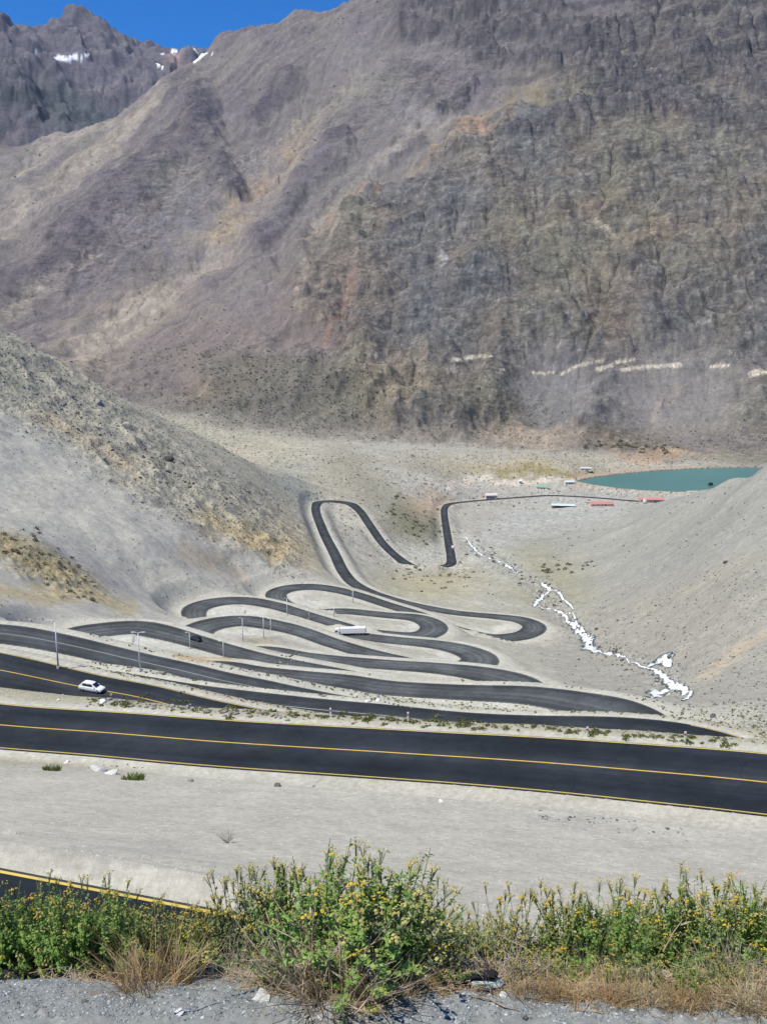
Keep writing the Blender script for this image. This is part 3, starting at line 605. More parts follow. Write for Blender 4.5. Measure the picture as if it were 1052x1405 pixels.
# scattered dark scrub and stones on the slopes (spots well under two metres across)
sp = vnoise(QB*900, QA*620, 271); sp2 = vnoise(QB*560+5, QA*420, 272); sp3 = vnoise(QB*1300, QA*900, 273)
dens = cl(.10*near_flank*sst(250,400,DG) + .22*olive + .25*rough + .35*lowveg*1.2 + .5*knoll + .25*vf + .12*rockside + .12*lowr + .10*screeside*cl(n0+.2,0,1) + blob(630,560,160,40,0,.8)*.2*far + .15*ftz, 0, .62)
spot = sst(.52 - .55*dens, .68 - .5*dens, sp)*cl(dens*3, 0, 1); spot2 = sst(.55-.55*dens, .7-.5*dens, sp2)*cl(dens*3, 0, 1)
mix(spot*(.6-.25*far)*(1-sst(.5,.2,dens)*.4)*sst(.4,2,RD), np.array(lin(92, 92, 72)*.75))
mix(spot2*(.5-.2*far)*sst(.4,2,RD)*cl(1-rockside*.5,0,1), np.array(lin(98, 96, 80)*.7))
light = sst(.35, .6, sp3)*cl(rough*.8+olive*.35+vf*.3+rockside*.25+creek*.6, 0, 1)*sst(.4,2,RD); mix(light*.5, cv(196, 190, 172))
# gravel shoulder under the eye and the slope just below it
mix(sst(27, 22, DG), cv(150, 146, 134)); mix(sst(10.6, 9.9, DG + .25*W1), lin(156, 158, 153)*.72)
mul(1 + .10*n1 + .07*n2 + .05*W1)
mul(1 + (.09*sp + .11*sp3 + .08*sp2)*(sst(150, 400, DG) - .5*fan)*sst(0, 2, RD) + .10*far*sp3)
C = np.clip(C, .012, .92)
ROCK = cl(rockside*1.0 + scr_rock*.7 + ridge1*.6 + DARKB*.4 + screeside*.24 + CLF*.4 + range_*.7, 0, 1)*(1 - .7*fan)
# ---------------------------------------------------------------- build helpers
def mesh_from(name, verts, faces_flat, counts, smooth_=True):
    me = bpy.data.meshes.new(name)
    verts = np.asarray(verts, np.float32); faces_flat = np.asarray(faces_flat, np.int32); counts = np.asarray(counts, np.int32)
    me.vertices.add(len(verts)); me.vertices.foreach_set('co', verts.ravel())
    me.loops.add(len(faces_flat)); me.loops.foreach_set('vertex_index', faces_flat)
    me.polygons.add(len(counts)); st = np.append(0, np.cumsum(counts)[:-1]).astype(np.int32)
    me.polygons.foreach_set('loop_start', st); me.polygons.foreach_set('loop_total', counts)
    me.polygons.foreach_set('use_smooth', np.full(len(counts), smooth_, bool))
    me.update(calc_edges=True)
    return me
def grid_mesh(name, P, smooth_=True):
    r, c = P.shape[:2]
    idx = np.arange(r*c).reshape(r, c)
    q = np.stack([idx[:-1, :-1], idx[:-1, 1:], idx[1:, 1:], idx[1:, :-1]], -1).reshape(-1, 4)
    return mesh_from(name, P.reshape(-1, 3), q.ravel(), np.full(len(q), 4), smooth_)
def link(name, me, parent=None, mat=None):
    o = bpy.data.objects.new(name, me); COL.objects.link(o)
    if mat is not None: me.materials.append(mat)
    if parent is not None: o.parent = parent
    return o
def structure(o): o['kind'] = 'structure'; return o
class NT:
    def __init__(s, name):
        s.m = bpy.data.materials.new(name); s.m.use_nodes = True; s.t = s.m.node_tree; s.t.nodes.clear()
        s.out = s.n('ShaderNodeOutputMaterial'); s.b = s.n('ShaderNodeBsdfPrincipled'); s.l(s.b.outputs[0], s.out.inputs[0])
        s.b.inputs['Specular IOR Level'].default_value = .2
    def n(s, t, **kw):
        x = s.t.nodes.new(t)
        for k, v in kw.items(): setattr(x, k, v)
        return x
    def l(s, a, b): s.t.links.new(a, b)
    def noise(s, scale, detail=4, rough=.55, vec=None, dist=0):
        x = s.n('ShaderNodeTexNoise'); x.inputs['Scale'].default_value = scale; x.inputs['Detail'].default_value = detail; x.inputs['Roughness'].default_value = rough; x.inputs['Distortion'].default_value = dist
        if vec is not None: s.l(vec, x.inputs['Vector'])
        return x.outputs['Fac']
    def ramp(s, fac, stops):
        x = s.n('ShaderNodeValToRGB'); e = x.color_ramp.elements
        while len(e) < len(stops): e.new(.5)
        for i, (p, c) in enumerate(stops): e[i].position = p; e[i].color = (*c, 1) if len(c) == 3 else c
        s.l(fac, x.inputs[0]); return x.outputs[0]
    def mixc(s, fac, a, b, mode='MIX'):
        x = s.n('ShaderNodeMix'); x.data_type = 'RGBA'; x.blend_type = mode; x.clamp_factor = True
        for sock, v in ((x.inputs[0], fac), (x.inputs[6], a), (x.inputs[7], b)):
            if hasattr(v, 'links'): s.l(v, sock)
            elif isinstance(v, (int, float)): sock.default_value = v
            else: sock.default_value = (*v, 1)
        return x.outputs[2]
    def math(s, op, a, b=0.0, clamp=False):
        x = s.n('ShaderNodeMath'); x.operation = op; x.use_clamp = clamp
        for sock, v in ((x.inputs[0], a), (x.inputs[1], b)):
            if hasattr(v, 'links'): s.l(v, sock)
            else: sock.default_value = v
        return x.outputs[0]
    def bump(s, h, strength=.5, dist=.1, prev=None):
        x = s.n('ShaderNodeBump'); x.inputs['Strength'].default_value = strength; x.inputs['Distance'].default_value = dist; s.l(h, x.inputs['Height'])
        if prev is not None: s.l(prev, x.inputs['Normal'])
        return x.outputs[0]
    def pos(s): return s.n('ShaderNodeNewGeometry').outputs['Position']
def simple(name, col, rough=.8, var=.15, scale=8, metallic=0, spec=.2):
    k = NT(name); tc = k.n('ShaderNodeTexCoord').outputs['Object']
    f = k.noise(scale, 5, .6, tc)
    c = k.mixc(f, tuple(x*(1-var) for x in col), tuple(min(1, x*(1+var)) for x in col))
    k.l(c, k.b.inputs['Base Color']); k.b.inputs['Roughness'].default_value = rough; k.b.inputs['Metallic'].default_value = metallic; k.b.inputs['Specular IOR Level'].default_value = spec
    return k.m

# ---------------------------------------------------------------- terrain
me = grid_mesh('terrain', np.stack([X, Y, Z], -1))
at = me.color_attributes.new('soil', 'FLOAT_COLOR', 'POINT')
buf = np.ones((NR*NC, 4), np.float32); buf[:, :3] = C.reshape(-1, 3); buf[:, 3] = ROCK.ravel(); at.data.foreach_set('color', buf.ravel())
k = NT('earth_and_rock')
p = k.pos(); a = k.n('ShaderNodeAttribute'); a.attribute_name = 'soil'
s1 = k.noise(2.2, 6, .65, p); s2 = k.noise(.22, 6, .65, p); s3 = k.noise(26, 4, .6, p)
v1 = k.ramp(s1, [(.3, (.82,)*3), (.7, (1.16,)*3)]); v2 = k.ramp(s2, [(.3, (.9,)*3), (.7, (1.1,)*3)]); v3 = k.ramp(s3, [(.3, (.8,)*3), (.7, (1.18,)*3)])
c = k.mixc(1, a.outputs['Color'], v1, 'MULTIPLY'); c = k.mixc(1, c, v2, 'MULTIPLY'); c = k.mixc(1, c, v3, 'MULTIPLY')
mp = k.n('ShaderNodeMapping'); mp.inputs['Scale'].default_value = (.55, .8, 1.5); mp.inputs['Rotation'].default_value = (0, math.radians(18), 0); k.l(p, mp.inputs[0])
r1 = k.noise(.05, 9, .68, mp.outputs[0], .6); r2 = k.noise(.20, 6, .7, mp.outputs[0], .3)
rk = k.mixc(1, k.ramp(r1, [(.32,(.50,)*3),(.46,(.90,)*3),(.56,(1.05,)*3),(.70,(1.42,)*3)]), k.ramp(r2, [(.30,(.62,)*3),(.50,(1.0,)*3),(.70,(1.36,)*3)]), 'MULTIPLY')
c = k.mixc(1, c, k.mixc(a.outputs['Alpha'], (1,1,1), rk), 'MULTIPLY')
k.l(c, k.b.inputs['Base Color']); k.b.inputs['Roughness'].default_value = .95; k.b.inputs['Specular IOR Level'].default_value = .1
b1 = k.bump(s1, .35, .06); b2 = k.bump(s2, .3, .35, b1); b3 = k.bump(s3, .5, .012, b2)
bf = k.n('ShaderNodeBump'); bf.inputs['Distance'].default_value = 9.0; k.l(r1, bf.inputs['Height']); k.l(k.math('MULTIPLY', a.outputs['Alpha'], .55), bf.inputs['Strength']); k.l(b3, bf.inputs['Normal'])
k.l(bf.outputs[0], k.b.inputs['Normal'])
structure(link('ground', me, None, k.m))
del buf

# ---------------------------------------------------------------- road
def ribbon(name, lo, hi, offs, dz_, i0=0, i1=None, mat=None, uv=True):
    """strip along the path between the lateral offsets (fractions of the half width)"""
    i1 = NS if i1 is None else i1
    P = path[i0:i1]; N = nor2[i0:i1]; H_ = HW[i0:i1]
    rows = []
    for f in offs:
        o = f(H_) if callable(f) else f*H_
        rows.append(np.stack([P[:, 0]+N[:, 0]*o, P[:, 1]+N[:, 1]*o, P[:, 2]+dz_], -1))
    G = np.stack(rows, 1); m_ = grid_mesh(name, G)
    if uv:
        uvl = m_.uv_layers.new(name='UVMap'); r, c_ = G.shape[:2]
        uu = np.tile(np.linspace(0, 1, c_), (r, 1)); vv = np.tile((np.arange(i0, i1)*1.4)[:, None], (1, c_))
        li = np.empty(len(m_.loops), np.int32); m_.loops.foreach_get('vertex_index', li)
        uvl.data.foreach_set('uv', np.stack([uu.ravel()[li], vv.ravel()[li]], 1).astype(np.float32).ravel())
    return structure(link(name, m_, None, mat))
k = NT('asphalt')
uvn = k.n('ShaderNodeUVMap'); sx = k.n('ShaderNodeSeparateXYZ'); k.l(uvn.outputs[0], sx.inputs[0])
p = k.pos(); n_a = k.noise(.9, 5, .6, p); n_b = k.noise(40, 3, .6, p)
cv_ = k.n('ShaderNodeCombineXYZ'); k.l(k.math('MULTIPLY', sx.outputs[0], 14), cv_.inputs[0]); k.l(k.math('MULTIPLY', sx.outputs[1], .02), cv_.inputs[1])
streak = k.noise(1.0, 4, .6, cv_.outputs[0])
prof = k.ramp(k.math('ADD', sx.outputs[0], k.math('MULTIPLY', k.math('SUBTRACT', n_a, .5), .05)),
   [(0, (.07,.07,.066)), (.03, (.022,.025,.030)), (.2, (.014,.017,.022)), (.36, (.020,.023,.028)), (.5, (.030,.033,.038)), (.64, (.020,.023,.028)), (.8, (.014,.017,.022)), (.97, (.022,.025,.030)), (1, (.07,.07,.066))])
old = k.n('ShaderNodeAttribute'); old.attribute_name = 'wear'
oldp = k.ramp(k.math('ADD', sx.outputs[0], k.math('MULTIPLY', k.math('SUBTRACT', n_a, .5), .06)), [(0,(.16,.155,.145)),(.05,(.045,.046,.048)),(.16,(.050,.051,.052)),(.28,(.105,.104,.10)),(.42,(.075,.075,.074)),(.52,(.135,.134,.13)),(.62,(.075,.075,.074)),(.74,(.105,.104,.10)),(.86,(.050,.051,.052)),(.95,(.045,.046,.048)),(1,(.16,.155,.145))])
c = k.mixc(old.outputs['Fac'], prof, k.mixc(k.math('MULTIPLY', streak, .5), oldp, (.115,.114,.11)))
c = k.mixc(1, c, k.ramp(streak, [(.3, (.78,)*3), (.7, (1.25,)*3)]), 'MULTIPLY'); c = k.mixc(1, c, k.ramp(n_a, [(.3, (.85,)*3), (.7, (1.15,)*3)]), 'MULTIPLY')
pt = k.ramp(k.noise(.11, 4, .6, p), [(.42,(.80,)*3),(.5,(1,)*3),(.62,(1.25,)*3)]); c = k.mixc(1, c, pt, 'MULTIPLY')
vo = k.n('ShaderNodeTexVoronoi'); vo.feature = 'DISTANCE_TO_EDGE'; vo.inputs['Scale'].default_value = .16; wv = k.n('ShaderNodeVectorMath'); wv.operation = 'ADD'; nn_ = k.n('ShaderNodeTexNoise'); nn_.inputs['Scale'].default_value = .5; k.l(p, nn_.inputs['Vector']); k.l(p, wv.inputs[0]); k.l(nn_.outputs['Color'], wv.inputs[1]); k.l(wv.outputs[0], vo.inputs['Vector'])
c = k.mixc(1, c, k.ramp(vo.outputs['Distance'], [(0,(.74,)*3),(.010,(1,)*3)]), 'MULTIPLY')
c = k.mixc(1, c, (.90, .97, 1.0), 'MULTIPLY')
k.l(c, k.b.inputs['Base Color']); k.b.inputs['Roughness'].default_value = .88; k.b.inputs['Specular IOR Level'].default_value = .15
k.l(k.bump(n_b, .35, .01), k.b.inputs['Normal'])
road = ribbon('road', 0, 0, [-1, -.75, -.5, -.25, 0, .25, .5, .75, 1], 0.0, 0, NS, k.m)
wear = np.interp(path[:, 1], [60, 105, 140, 180, 240, 330, 420, 520, 700], [0, .15, .45, .7, .9, .92, .8, .4, .3])
wa = road.data.attributes.new('wear', 'FLOAT', 'POINT'); wa.data.foreach_set('value', np.repeat(wear, 9).astype(np.float32))
ym = simple('yellow_road_paint', (.58, .37, .07), .8, .25, 1.5); ym2 = simple('yellow_edge_paint', (.56, .42, .11), .8, .3, 1.5); pm = simple('pale_road_paint', (.50, .44, .24), .8, .3, 1.5); wm = simple('worn_white_paint', (.30, .30, .29), .8, .2, 1.0)
iK = int(np.argmin(np.abs(path[:, 0]+80) + np.abs(path[:, 1]-97)))
near_ = np.nonzero((path[:, 1] < 112) & (np.arange(NS) > 1850))[0]; iL = near_[0]
iI = int(np.argmin(np.hypot(path[:, 0]+5, path[:, 1]-149) + (np.arange(NS) < 1600)*1e3 + (np.arange(NS) > 1760)*1e3))
iM = int(np.nonzero(path[:, 1] < 34)[0][0])
for nm, off, wd, a0, a1, mt in (('centre_line', 0, .075, iL, iM, ym), ('centre_line', 0, .08, iI, iL-10, wm), ('edge_line', 4.1, .07, iL, NS, ym2), ('edge_line', -4.1, .055, iL, NS, ym2)):
    if off == 0:
        f = [lambda h, s=s: h*0 + s*wd for s in (-1, 1)]
    else:
        sg = 1 if off > 0 else -1
        f = [lambda h, s=s, sg=sg: sg*(h - .17) + s*wd for s in (-1, 1)]
    if nm == 'edge_line' and sg < 0: pass
    ribbon(nm, 0, 0, f, .012, a0, a1, mt, False)

# ---------------------------------------------------------------- water of the reservoir
cx, cyy = lk.mean(0)
lw = lk + (lk - [cx, cyy])/np.linalg.norm(lk - [cx, cyy], axis=1)[:, None]*3.0
me = mesh_from('reservoir_water', np.column_stack([lw, np.full(len(lw), LZ)]), np.arange(len(lw)), [len(lw)], False)
k = NT('reservoir_water'); p = k.pos()
k.l(k.mixc(k.noise(.02, 3, .5, p), (.050,.155,.150), (.075,.195,.185)), k.b.inputs['Base Color']); k.b.inputs['Roughness'].default_value = .35; k.b.inputs['Specular IOR Level'].default_value = .35
k.l(k.bump(k.noise(.5, 4, .6, p), .3, .2), k.b.inputs['Normal'])
structure(link('water', me, None, k.m))
# ---------------------------------------------------------------- things: helpers
rng = np.random.RandomState(11)
class MB:
    """collects shapes into one mesh"""
    def __init__(s): s.v = []; s.f = []; s.n = 0
    def add(s, V_, F_):
        s.v.append(np.asarray(V_, float)); s.f += [[i + s.n for i in f] for f in F_]; s.n += len(V_); return s
    def box(s, x0, x1, y0, y1, z0, z1, M=None, bev=0):
        if bev:
            b = bmesh.new(); bmesh.ops.create_cube(b, size=1, matrix=Matrix.Translation(((x0+x1)/2, (y0+y1)/2, (z0+z1)/2)) @ Matrix.Diagonal((x1-x0, y1-y0, z1-z0, 1)))
            bmesh.ops.bevel(b, geom=list(b.edges), offset=bev, segments=2, affect='EDGES', profile=.6)
            b.verts.ensure_lookup_table(); V_ = [v.co[:] for v in b.verts]; F_ = [[v.index for v in f.verts] for f in b.faces]; b.free()
        else:
            V_ = [(x, y, z) for x in (x0, x1) for y in (y0, y1) for z in (z0, z1)]
            F_ = [[0,1,3,2],[4,6,7,5],[0,4,5,1],[2,3,7,6],[0,2,6,4],[1,5,7,3]]
        if M is not None: V_ = [(M @ Vector(v))[:] for v in V_]
        return s.add(V_, F_)
    def tube(s, pts, rad, k=8, cap=True):
        pts = [Vector(p) for p in pts]; V_, F_ = [], []
        rad = rad if hasattr(rad, '__len__') else [rad]*len(pts)
        for i, p in enumerate(pts):
            d = (pts[min(i+1, len(pts)-1)] - pts[max(i-1, 0)]).normalized()
            a = d.orthogonal().normalized() if i == 0 else (a_ - d*a_.dot(d)).normalized()
            a_ = a; b = d.cross(a)
            for j in range(k):
                t = 2*math.pi*j/k; V_.append((p + (a*math.cos(t) + b*math.sin(t))*rad[i])[:])
        for i in range(len(pts)-1):
            for j in range(k): F_.append([i*k+j, i*k+(j+1) % k, (i+1)*k+(j+1) % k, (i+1)*k+j])
        if cap: F_.append(list(range(k))[::-1]); F_.append([(len(pts)-1)*k+j for j in range(k)])
        return s.add(V_, F_)
    def loft(s, secs, cap=True):
        k = len(secs[0]); V_ = [p for q in secs for p in q]; F_ = []
        for i in range(len(secs)-1):
            for j in range(k): F_.append([i*k+j, i*k+(j+1) % k, (i+1)*k+(j+1) % k, (i+1)*k+j])
        if cap: F_.append(list(range(k))[::-1]); F_.append([(len(secs)-1)*k+j for j in range(k)])
        return s.add(V_, F_)
    def rock(s, c, r, sub=2, seed=0, sq=(1, 1, .7), rough=.35, yaw=0):
        b = bmesh.new(); bmesh.ops.create_icosphere(b, subdivisions=sub, radius=1)
        V_ = np.array([v.co[:] for v in b.verts]); F_ = [[v.index for v in f.verts] for f in b.faces]; b.free()
        rs_ = np.random.RandomState(seed)
        for _ in range(7):                        # flat facets knocked off at random
            nn = rs_.normal(size=3); nn /= np.linalg.norm(nn); h = rs_.uniform(.55, .9)
            d = V_ @ nn; V_ -= np.outer(np.maximum(d - h, 0)*.9, nn)
        V_ *= (1 + rough*.3*rs_.normal(size=(len(V_), 1)))
        V_ = V_*np.array(sq)*r; ca, sa = math.cos(yaw), math.sin(yaw)
        V_ = V_ @ np.array([[ca, sa, 0], [-sa, ca, 0], [0, 0, 1]])
        return s.add(V_ + np.asarray(c), F_)
    def build(s, name, mat=None, parent=None, smooth_=False):
        V_ = np.concatenate(s.v); me_ = mesh_from(name, V_, np.concatenate([np.array(f) for f in s.f]), [len(f) for f in s.f], smooth_)
        return link(name, me_, parent, mat)
def empty(name, loc=(0,0,0), yaw=0):
    o = bpy.data.objects.new(name, None); COL.objects.link(o); o.location = loc; o.rotation_euler = (0, 0, yaw); o.empty_display_size = .3; return o
def tag(o, label, cat, group=None, kind=None):
    o['label'] = label; o['category'] = cat
    if group: o['group'] = group
    if kind: o['kind'] = kind
    return o
def dup(o, parent=None):
    c = o.copy(); COL.objects.link(c); c.parent = parent
    for ch in o.children: dup(ch, c)
    return c
def pix_per_m(p): return F/(p[1]*CP - p[2]*SP)

P_ = {}
P_['white_paint'] = simple('white_vehicle_paint', (.74,.75,.76), .35, .03, 2, 0, .5)
P_['dark_paint'] = simple('dark_vehicle_paint', (.018,.019,.022), .35, .1, 2, 0, .5)
P_['glass'] = simple('window_glass', (.015,.02,.025), .12, .1, 2, 0, .6)
P_['rubber'] = simple('tyre_rubber', (.018,.018,.018), .9, .2, 20)
P_['metal'] = simple('wheel_metal', (.35,.35,.36), .4, .1, 9, .6)
P_['dark_metal'] = simple('dark_steel', (.05,.05,.055), .6, .2, 6)
P_['galv'] = simple('galvanised_pole', (.62,.63,.62), .55, .12, 5, .1)
P_['lens'] = simple('lamp_lens', (.75,.74,.68), .3, .05, 8)
P_['red_lens'] = simple('tail_lens', (.35,.02,.02), .3, .05, 8)
P_['white_wall'] = simple('whitewashed_wall', (.68,.66,.62), .9, .12, 1.5)
P_['pink_wall'] = simple('pale_pink_wall', (.62,.49,.44), .9, .12, 1.5)
P_['pale_roof'] = simple('pale_metal_roof', (.60,.53,.50), .6, .12, 2)
P_['green_roof'] = simple('green_metal_roof', (.22,.36,.25), .6, .15, 2)
P_['red_roof'] = simple('faded_red_roof', (.50,.22,.19), .75, .15, 2)
P_['blue_roof'] = simple('pale_blue_roof', (.55,.63,.66), .6, .1, 2)
P_['timber'] = simple('weathered_timber', (.09,.08,.07), .85, .25, 5)
P_['concrete'] = simple('concrete', (.45,.44,.42), .9, .15, 3)

# ---------------------------------------------------------------- vehicles
def car_body(L, Wd, secs):
    """lofted shell: (x, z low, z high, half width)"""
    out = []
    for x, zl, zh, w in secs:
        out.append([(x, -w*.92, zl), (x, -w, zl+(zh-zl)*.35), (x, -w*.97, zl+(zh-zl)*.8), (x, -w*.86, zh), (x, w*.86, zh), (x, w*.97, zl+(zh-zl)*.8), (x, w, zl+(zh-zl)*.35), (x, w*.92, zl)])
    return out
def wheel(root, x, y, r, wd):
    m = MB(); m.tube([(x, y-wd/2, r), (x, y-wd/2+.03, r), (x, y+wd/2-.03, r), (x, y+wd/2, r)], [r*.93, r, r, r*.93], 18)
    o = m.build('wheel', P_['rubber'], root, True)
    m = MB(); sg = 1 if y > 0 else -1; m.tube([(x, y+sg*(wd/2-.02), r), (x, y+sg*(wd/2+.012), r)], [r*.62, r*.56], 14); m.build('rim', P_['metal'], o)
def make_car(name, label, cat, paint):
    root = empty(name); tag(root, label, cat)
    m = MB(); m.loft(car_body(4.1, .85, [(-2.05,.38,.72,.70),(-1.98,.28,.88,.80),(-1.5,.24,.93,.85),(-.6,.22,.93,.86),(.6,.22,.93,.86),(1.2,.24,.88,.85),(1.85,.28,.76,.80),(2.05,.38,.62,.70)]))
    m.build('body', paint, root)
    def cab(x, z, w, zz=.90): return [(x, -w, zz), (x, -w*.98, z*.5+zz*.5), (x, -w*.9, z), (x, w*.9, z), (x, w*.98, z*.5+zz*.5), (x, w, zz)]
    m = MB(); m.loft([cab(-1.85,.93,.74), cab(-1.45,1.40,.70), cab(-.9,1.47,.68), (cab(.1,1.46,.67)), cab(.35,1.40,.67), cab(1.1,.93,.74)]); m.build('roof', paint, root)
    for sg in (-1, 1):
        for x0, x1 in ((-1.35,-.62), (-.54,.28)):
            g = MB(); g.add([(x0, sg*.745, .97), (x1+.12, sg*.745, .97), (x1, sg*.665, 1.36), (x0+.05, sg*.675, 1.36)], [[0,1,2,3] if sg < 0 else [3,2,1,0]])
            g.build('side_window', P_['glass'], root)
    g = MB(); g.add([(1.09,-.62,.965),(1.09,.62,.965),(.42,.56,1.40),(.42,-.56,1.40)], [[0,1,2,3]]); g.build('windscreen', P_['glass'], root)
    g = MB(); g.add([(-1.855,-.6,1.0),(-1.855,.6,1.0),(-1.525,.55,1.37),(-1.525,-.55,1.37)], [[3,2,1,0]]); g.build('rear_window', P_['glass'], root)
    for sg in (-1, 1):
        MB().box(1.93,2.045,sg*.56-.13,sg*.56+.13,.62,.72,None,.02).build('headlight', P_['lens'], root)
        MB().box(-2.06,-1.97,sg*.64-.09,sg*.64+.09,.66,.84,None,.02).build('tail_light', P_['red_lens'], root)
        MB().box(.72,.86,sg*.86-.08,sg*.86+.08,.95,1.07,None,.03).build('wing_mirror', paint, root)
        for x in (-1.28, 1.28): wheel(root, x, sg*.74, .31, .2)
    MB().box(2.0,2.075,-.62,.62,.30,.46,None,.03).build('bumper', P_['dark_metal'], root)
    return root
def road_place(root, u, v, rev=False, yaw_add=0, dz_=0.02, near_i=None):
    p = ground(u, v); d = np.hypot(path[:, 0]-p[0], path[:, 1]-p[1]); i = int(np.argmin(d))
    lat = float(np.clip((p[:2]-path[i, :2]) @ nor2[i], -2.3, 2.3)); q = path[i, :2] + nor2[i]*lat
    yaw = math.atan2(tan2[i, 1], tan2[i, 0]) + (math.pi if rev else 0)
    g = (path[min(i+2, NS-1), 2] - path[max(i-2, 0), 2])/(1.4*4)
    root.location = (q[0], q[1], path[i, 2] + dz_); root.rotation_euler = (0, -math.atan(g)*(-1 if rev else 1), yaw + yaw_add)
    return i
car = make_car('parked_car', 'small white hatchback car on the dark road at the left', 'car', P_['white_paint'])
car.name = 'hatchback_car'; road_place(car, 126, 949, True); car.scale = (.67,)*3
car2 = make_car('saloon_car', 'black car on the looping road between two lamp posts, above the white hatchback', 'car', P_['dark_paint']); road_place(car2, 268, 879); car2.scale = (.8,)*3
def make_truck():
    root = empty('articulated_truck'); tag(root, 'long white articulated lorry turning on a hairpin in the middle of the road loops', 'lorry')
    W2 = 1.25
    m = MB(); m.box(-9.6, .3, -W2, W2, 1.15, 3.75, None, .05); tr = m.build('trailer', P_['white_paint'], root)
    m = MB(); m.box(-9.5, .2, -.5, .5, .85, 1.14); m.build('chassis', P_['dark_metal'], tr)
    m = MB(); m.box(-9.66,-9.605,-1.2,-.03,1.2,3.7); m.box(-9.66,-9.605,.03,1.2,1.2,3.7); m.build('rear_door', P_['white_wall'], tr)
    m = MB(); m.loft([[(x,-w,.75),(x,-w,zt*.6),(x,-w*.95,zt),(x,w*.95,zt),(x,w,zt*.6),(x,w,.75)] for x, w, zt in ((.75,1.2,3.35),(1.0,1.22,3.5),(2.3,1.22,3.2),(2.75,1.18,2.0),(2.85,1.1,1.75))]); cb = m.build('cab', P_['white_paint'], root)
    m = MB(); m.add([(2.42,-1.05,3.06),(2.42,1.05,3.06),(2.80,1.05,1.99),(2.80,-1.05,1.99)], [[3,2,1,0]]); m.build('windscreen', P_['glass'], cb)
    for sg in (-1, 1):
        m = MB(); m.box(1.35,2.25,sg*1.235-.01,sg*1.235+.01,1.95,2.75); m.build('side_window', P_['glass'], cb)
        m = MB(); m.box(2.80,2.90,sg*.8-.16,sg*.8+.16,.95,1.15,None,.03); m.build('headlight', P_['lens'], cb)
        m = MB(); m.box(-8.9,-5.9,sg*1.2-.02,sg*1.2+.02,.62,1.1); m.build('side_guard', P_['dark_metal'], tr)
    m = MB(); m.box(-.9,2.7,-.45,.45,.55,.95); m.build('frame', P_['dark_metal'], root)
    for x in (-8.6,-7.4,-6.2,-.35,.75,2.1):
        for sg in (-1, 1): wheel(root, x, sg*1.0, .5, .36)
    return root
tk = make_truck(); road_place(tk, 471, 871.5, True)
tk.scale = (.86, .88, .68)
van = empty('delivery_van'); tag(van, 'tiny white van beside the straight far leg of road below the reservoir', 'van')
m = MB(); m.loft(car_body(5, .95, [(-2.5,.5,1.9,.9),(-2.4,.35,2.1,.95),(0,.3,2.15,.97),(1.3,.3,2.1,.95),(1.9,.32,1.3,.95),(2.45,.4,1.05,.85)])); m.build('body', P_['white_paint'], van)
m = MB(); m.add([(1.36,-.75,2.02),(1.36,.75,2.02),(1.88,.8,1.34),(1.88,-.8,1.34)], [[3,2,1,0]]); m.build('windscreen', P_['glass'], van)
for sg in (-1, 1):
    m = MB(); m.box(.4,1.2,sg*.965-.01,sg*.965+.01,1.3,1.85); m.build('side_window', P_['glass'], van)
    for x in (-1.5, 1.5): wheel(van, x, sg*.85, .36, .24)
road_place(van, 621.5, 752.5, True)

# ---------------------------------------------------------------- lamp posts
def make_lamp(u, vb, vt, label, double=False, face=-1, lean=0):
    p = ground(u, vb); h = at_y(u, vt, p[1])[2] - p[2]
    root = empty('street_lamp', (p[0], p[1], p[2] - .05)); tag(root, label, 'lamp post', 'lamp posts along the road loops')
    r = max(.10, .62/pix_per_m(p)); 
    MB().tube([(0,0,0),(0,0,h*.5),(lean*h*.5,0,h)], [r*1.05, r*.85, r*.6], 10).build('pole', P_['galv'], root, True)
    MB().tube([(0,0,0),(0,0,.35),(0,0,.36)], [r*1.9, r*1.8, r*1.1], 10).build('footing', P_['concrete'], root)
    for sg in ((-1, 1) if double else (face,)):
        tip = (sg*.62 + lean*h*.5, 0, h + .12)
        a = MB().tube([(lean*h*.5,0,h-.05),(sg*.3+lean*h*.5,0,h+.09),tip], [r*.55,r*.5,r*.45], 8).build('arm', P_['galv'], root, True)
        m = MB(); m.loft([[(tip[0]+sg*x,-w,tip[2]-t),(tip[0]+sg*x,-w,tip[2]+t*.6),(tip[0]+sg*x,w,tip[2]+t*.6),(tip[0]+sg*x,w,tip[2]-t)] for x, w, t in ((-.1,.06,.04),(.03,.11,.07),(.32,.10,.06),(.42,.05,.03))]); m.build('lamp_head', P_['galv'], a)
    return root
for u, vb, vt, lb, dbl in [(80.5,918,852,'tallest pale lamp post, between the two lowest left road legs above the white car',False),
   (192.5,922,868,'pale lamp post with a double arm standing on the sand below the second loop',True),
   (261,890,868,'short pale lamp post just left of the black car',False),(307,902.5,880,'pale lamp post just right of the black car, at the lower edge of its road',False),
   (333.5,880,848,'leftmost pole of the three inside the pale hairpin of sand',False),(362,876,847,'middle pole of the three inside the pale hairpin of sand',False),(371.5,864,849,'short rightmost pole of the three inside the pale hairpin of sand',False),
   (394,844,821,'faint pole between the two upper left hairpins, left of its neighbour',False),(424,849,827,'faint pole on the bank above the road, up left of the white lorry',False),
   (458,846,831,'very faint short pole straight above the cab of the white lorry',False),(484,827,810,'farthest faint pole, beside the topmost left hairpin loop',False)]:
    make_lamp(u, vb, vt, lb, dbl)

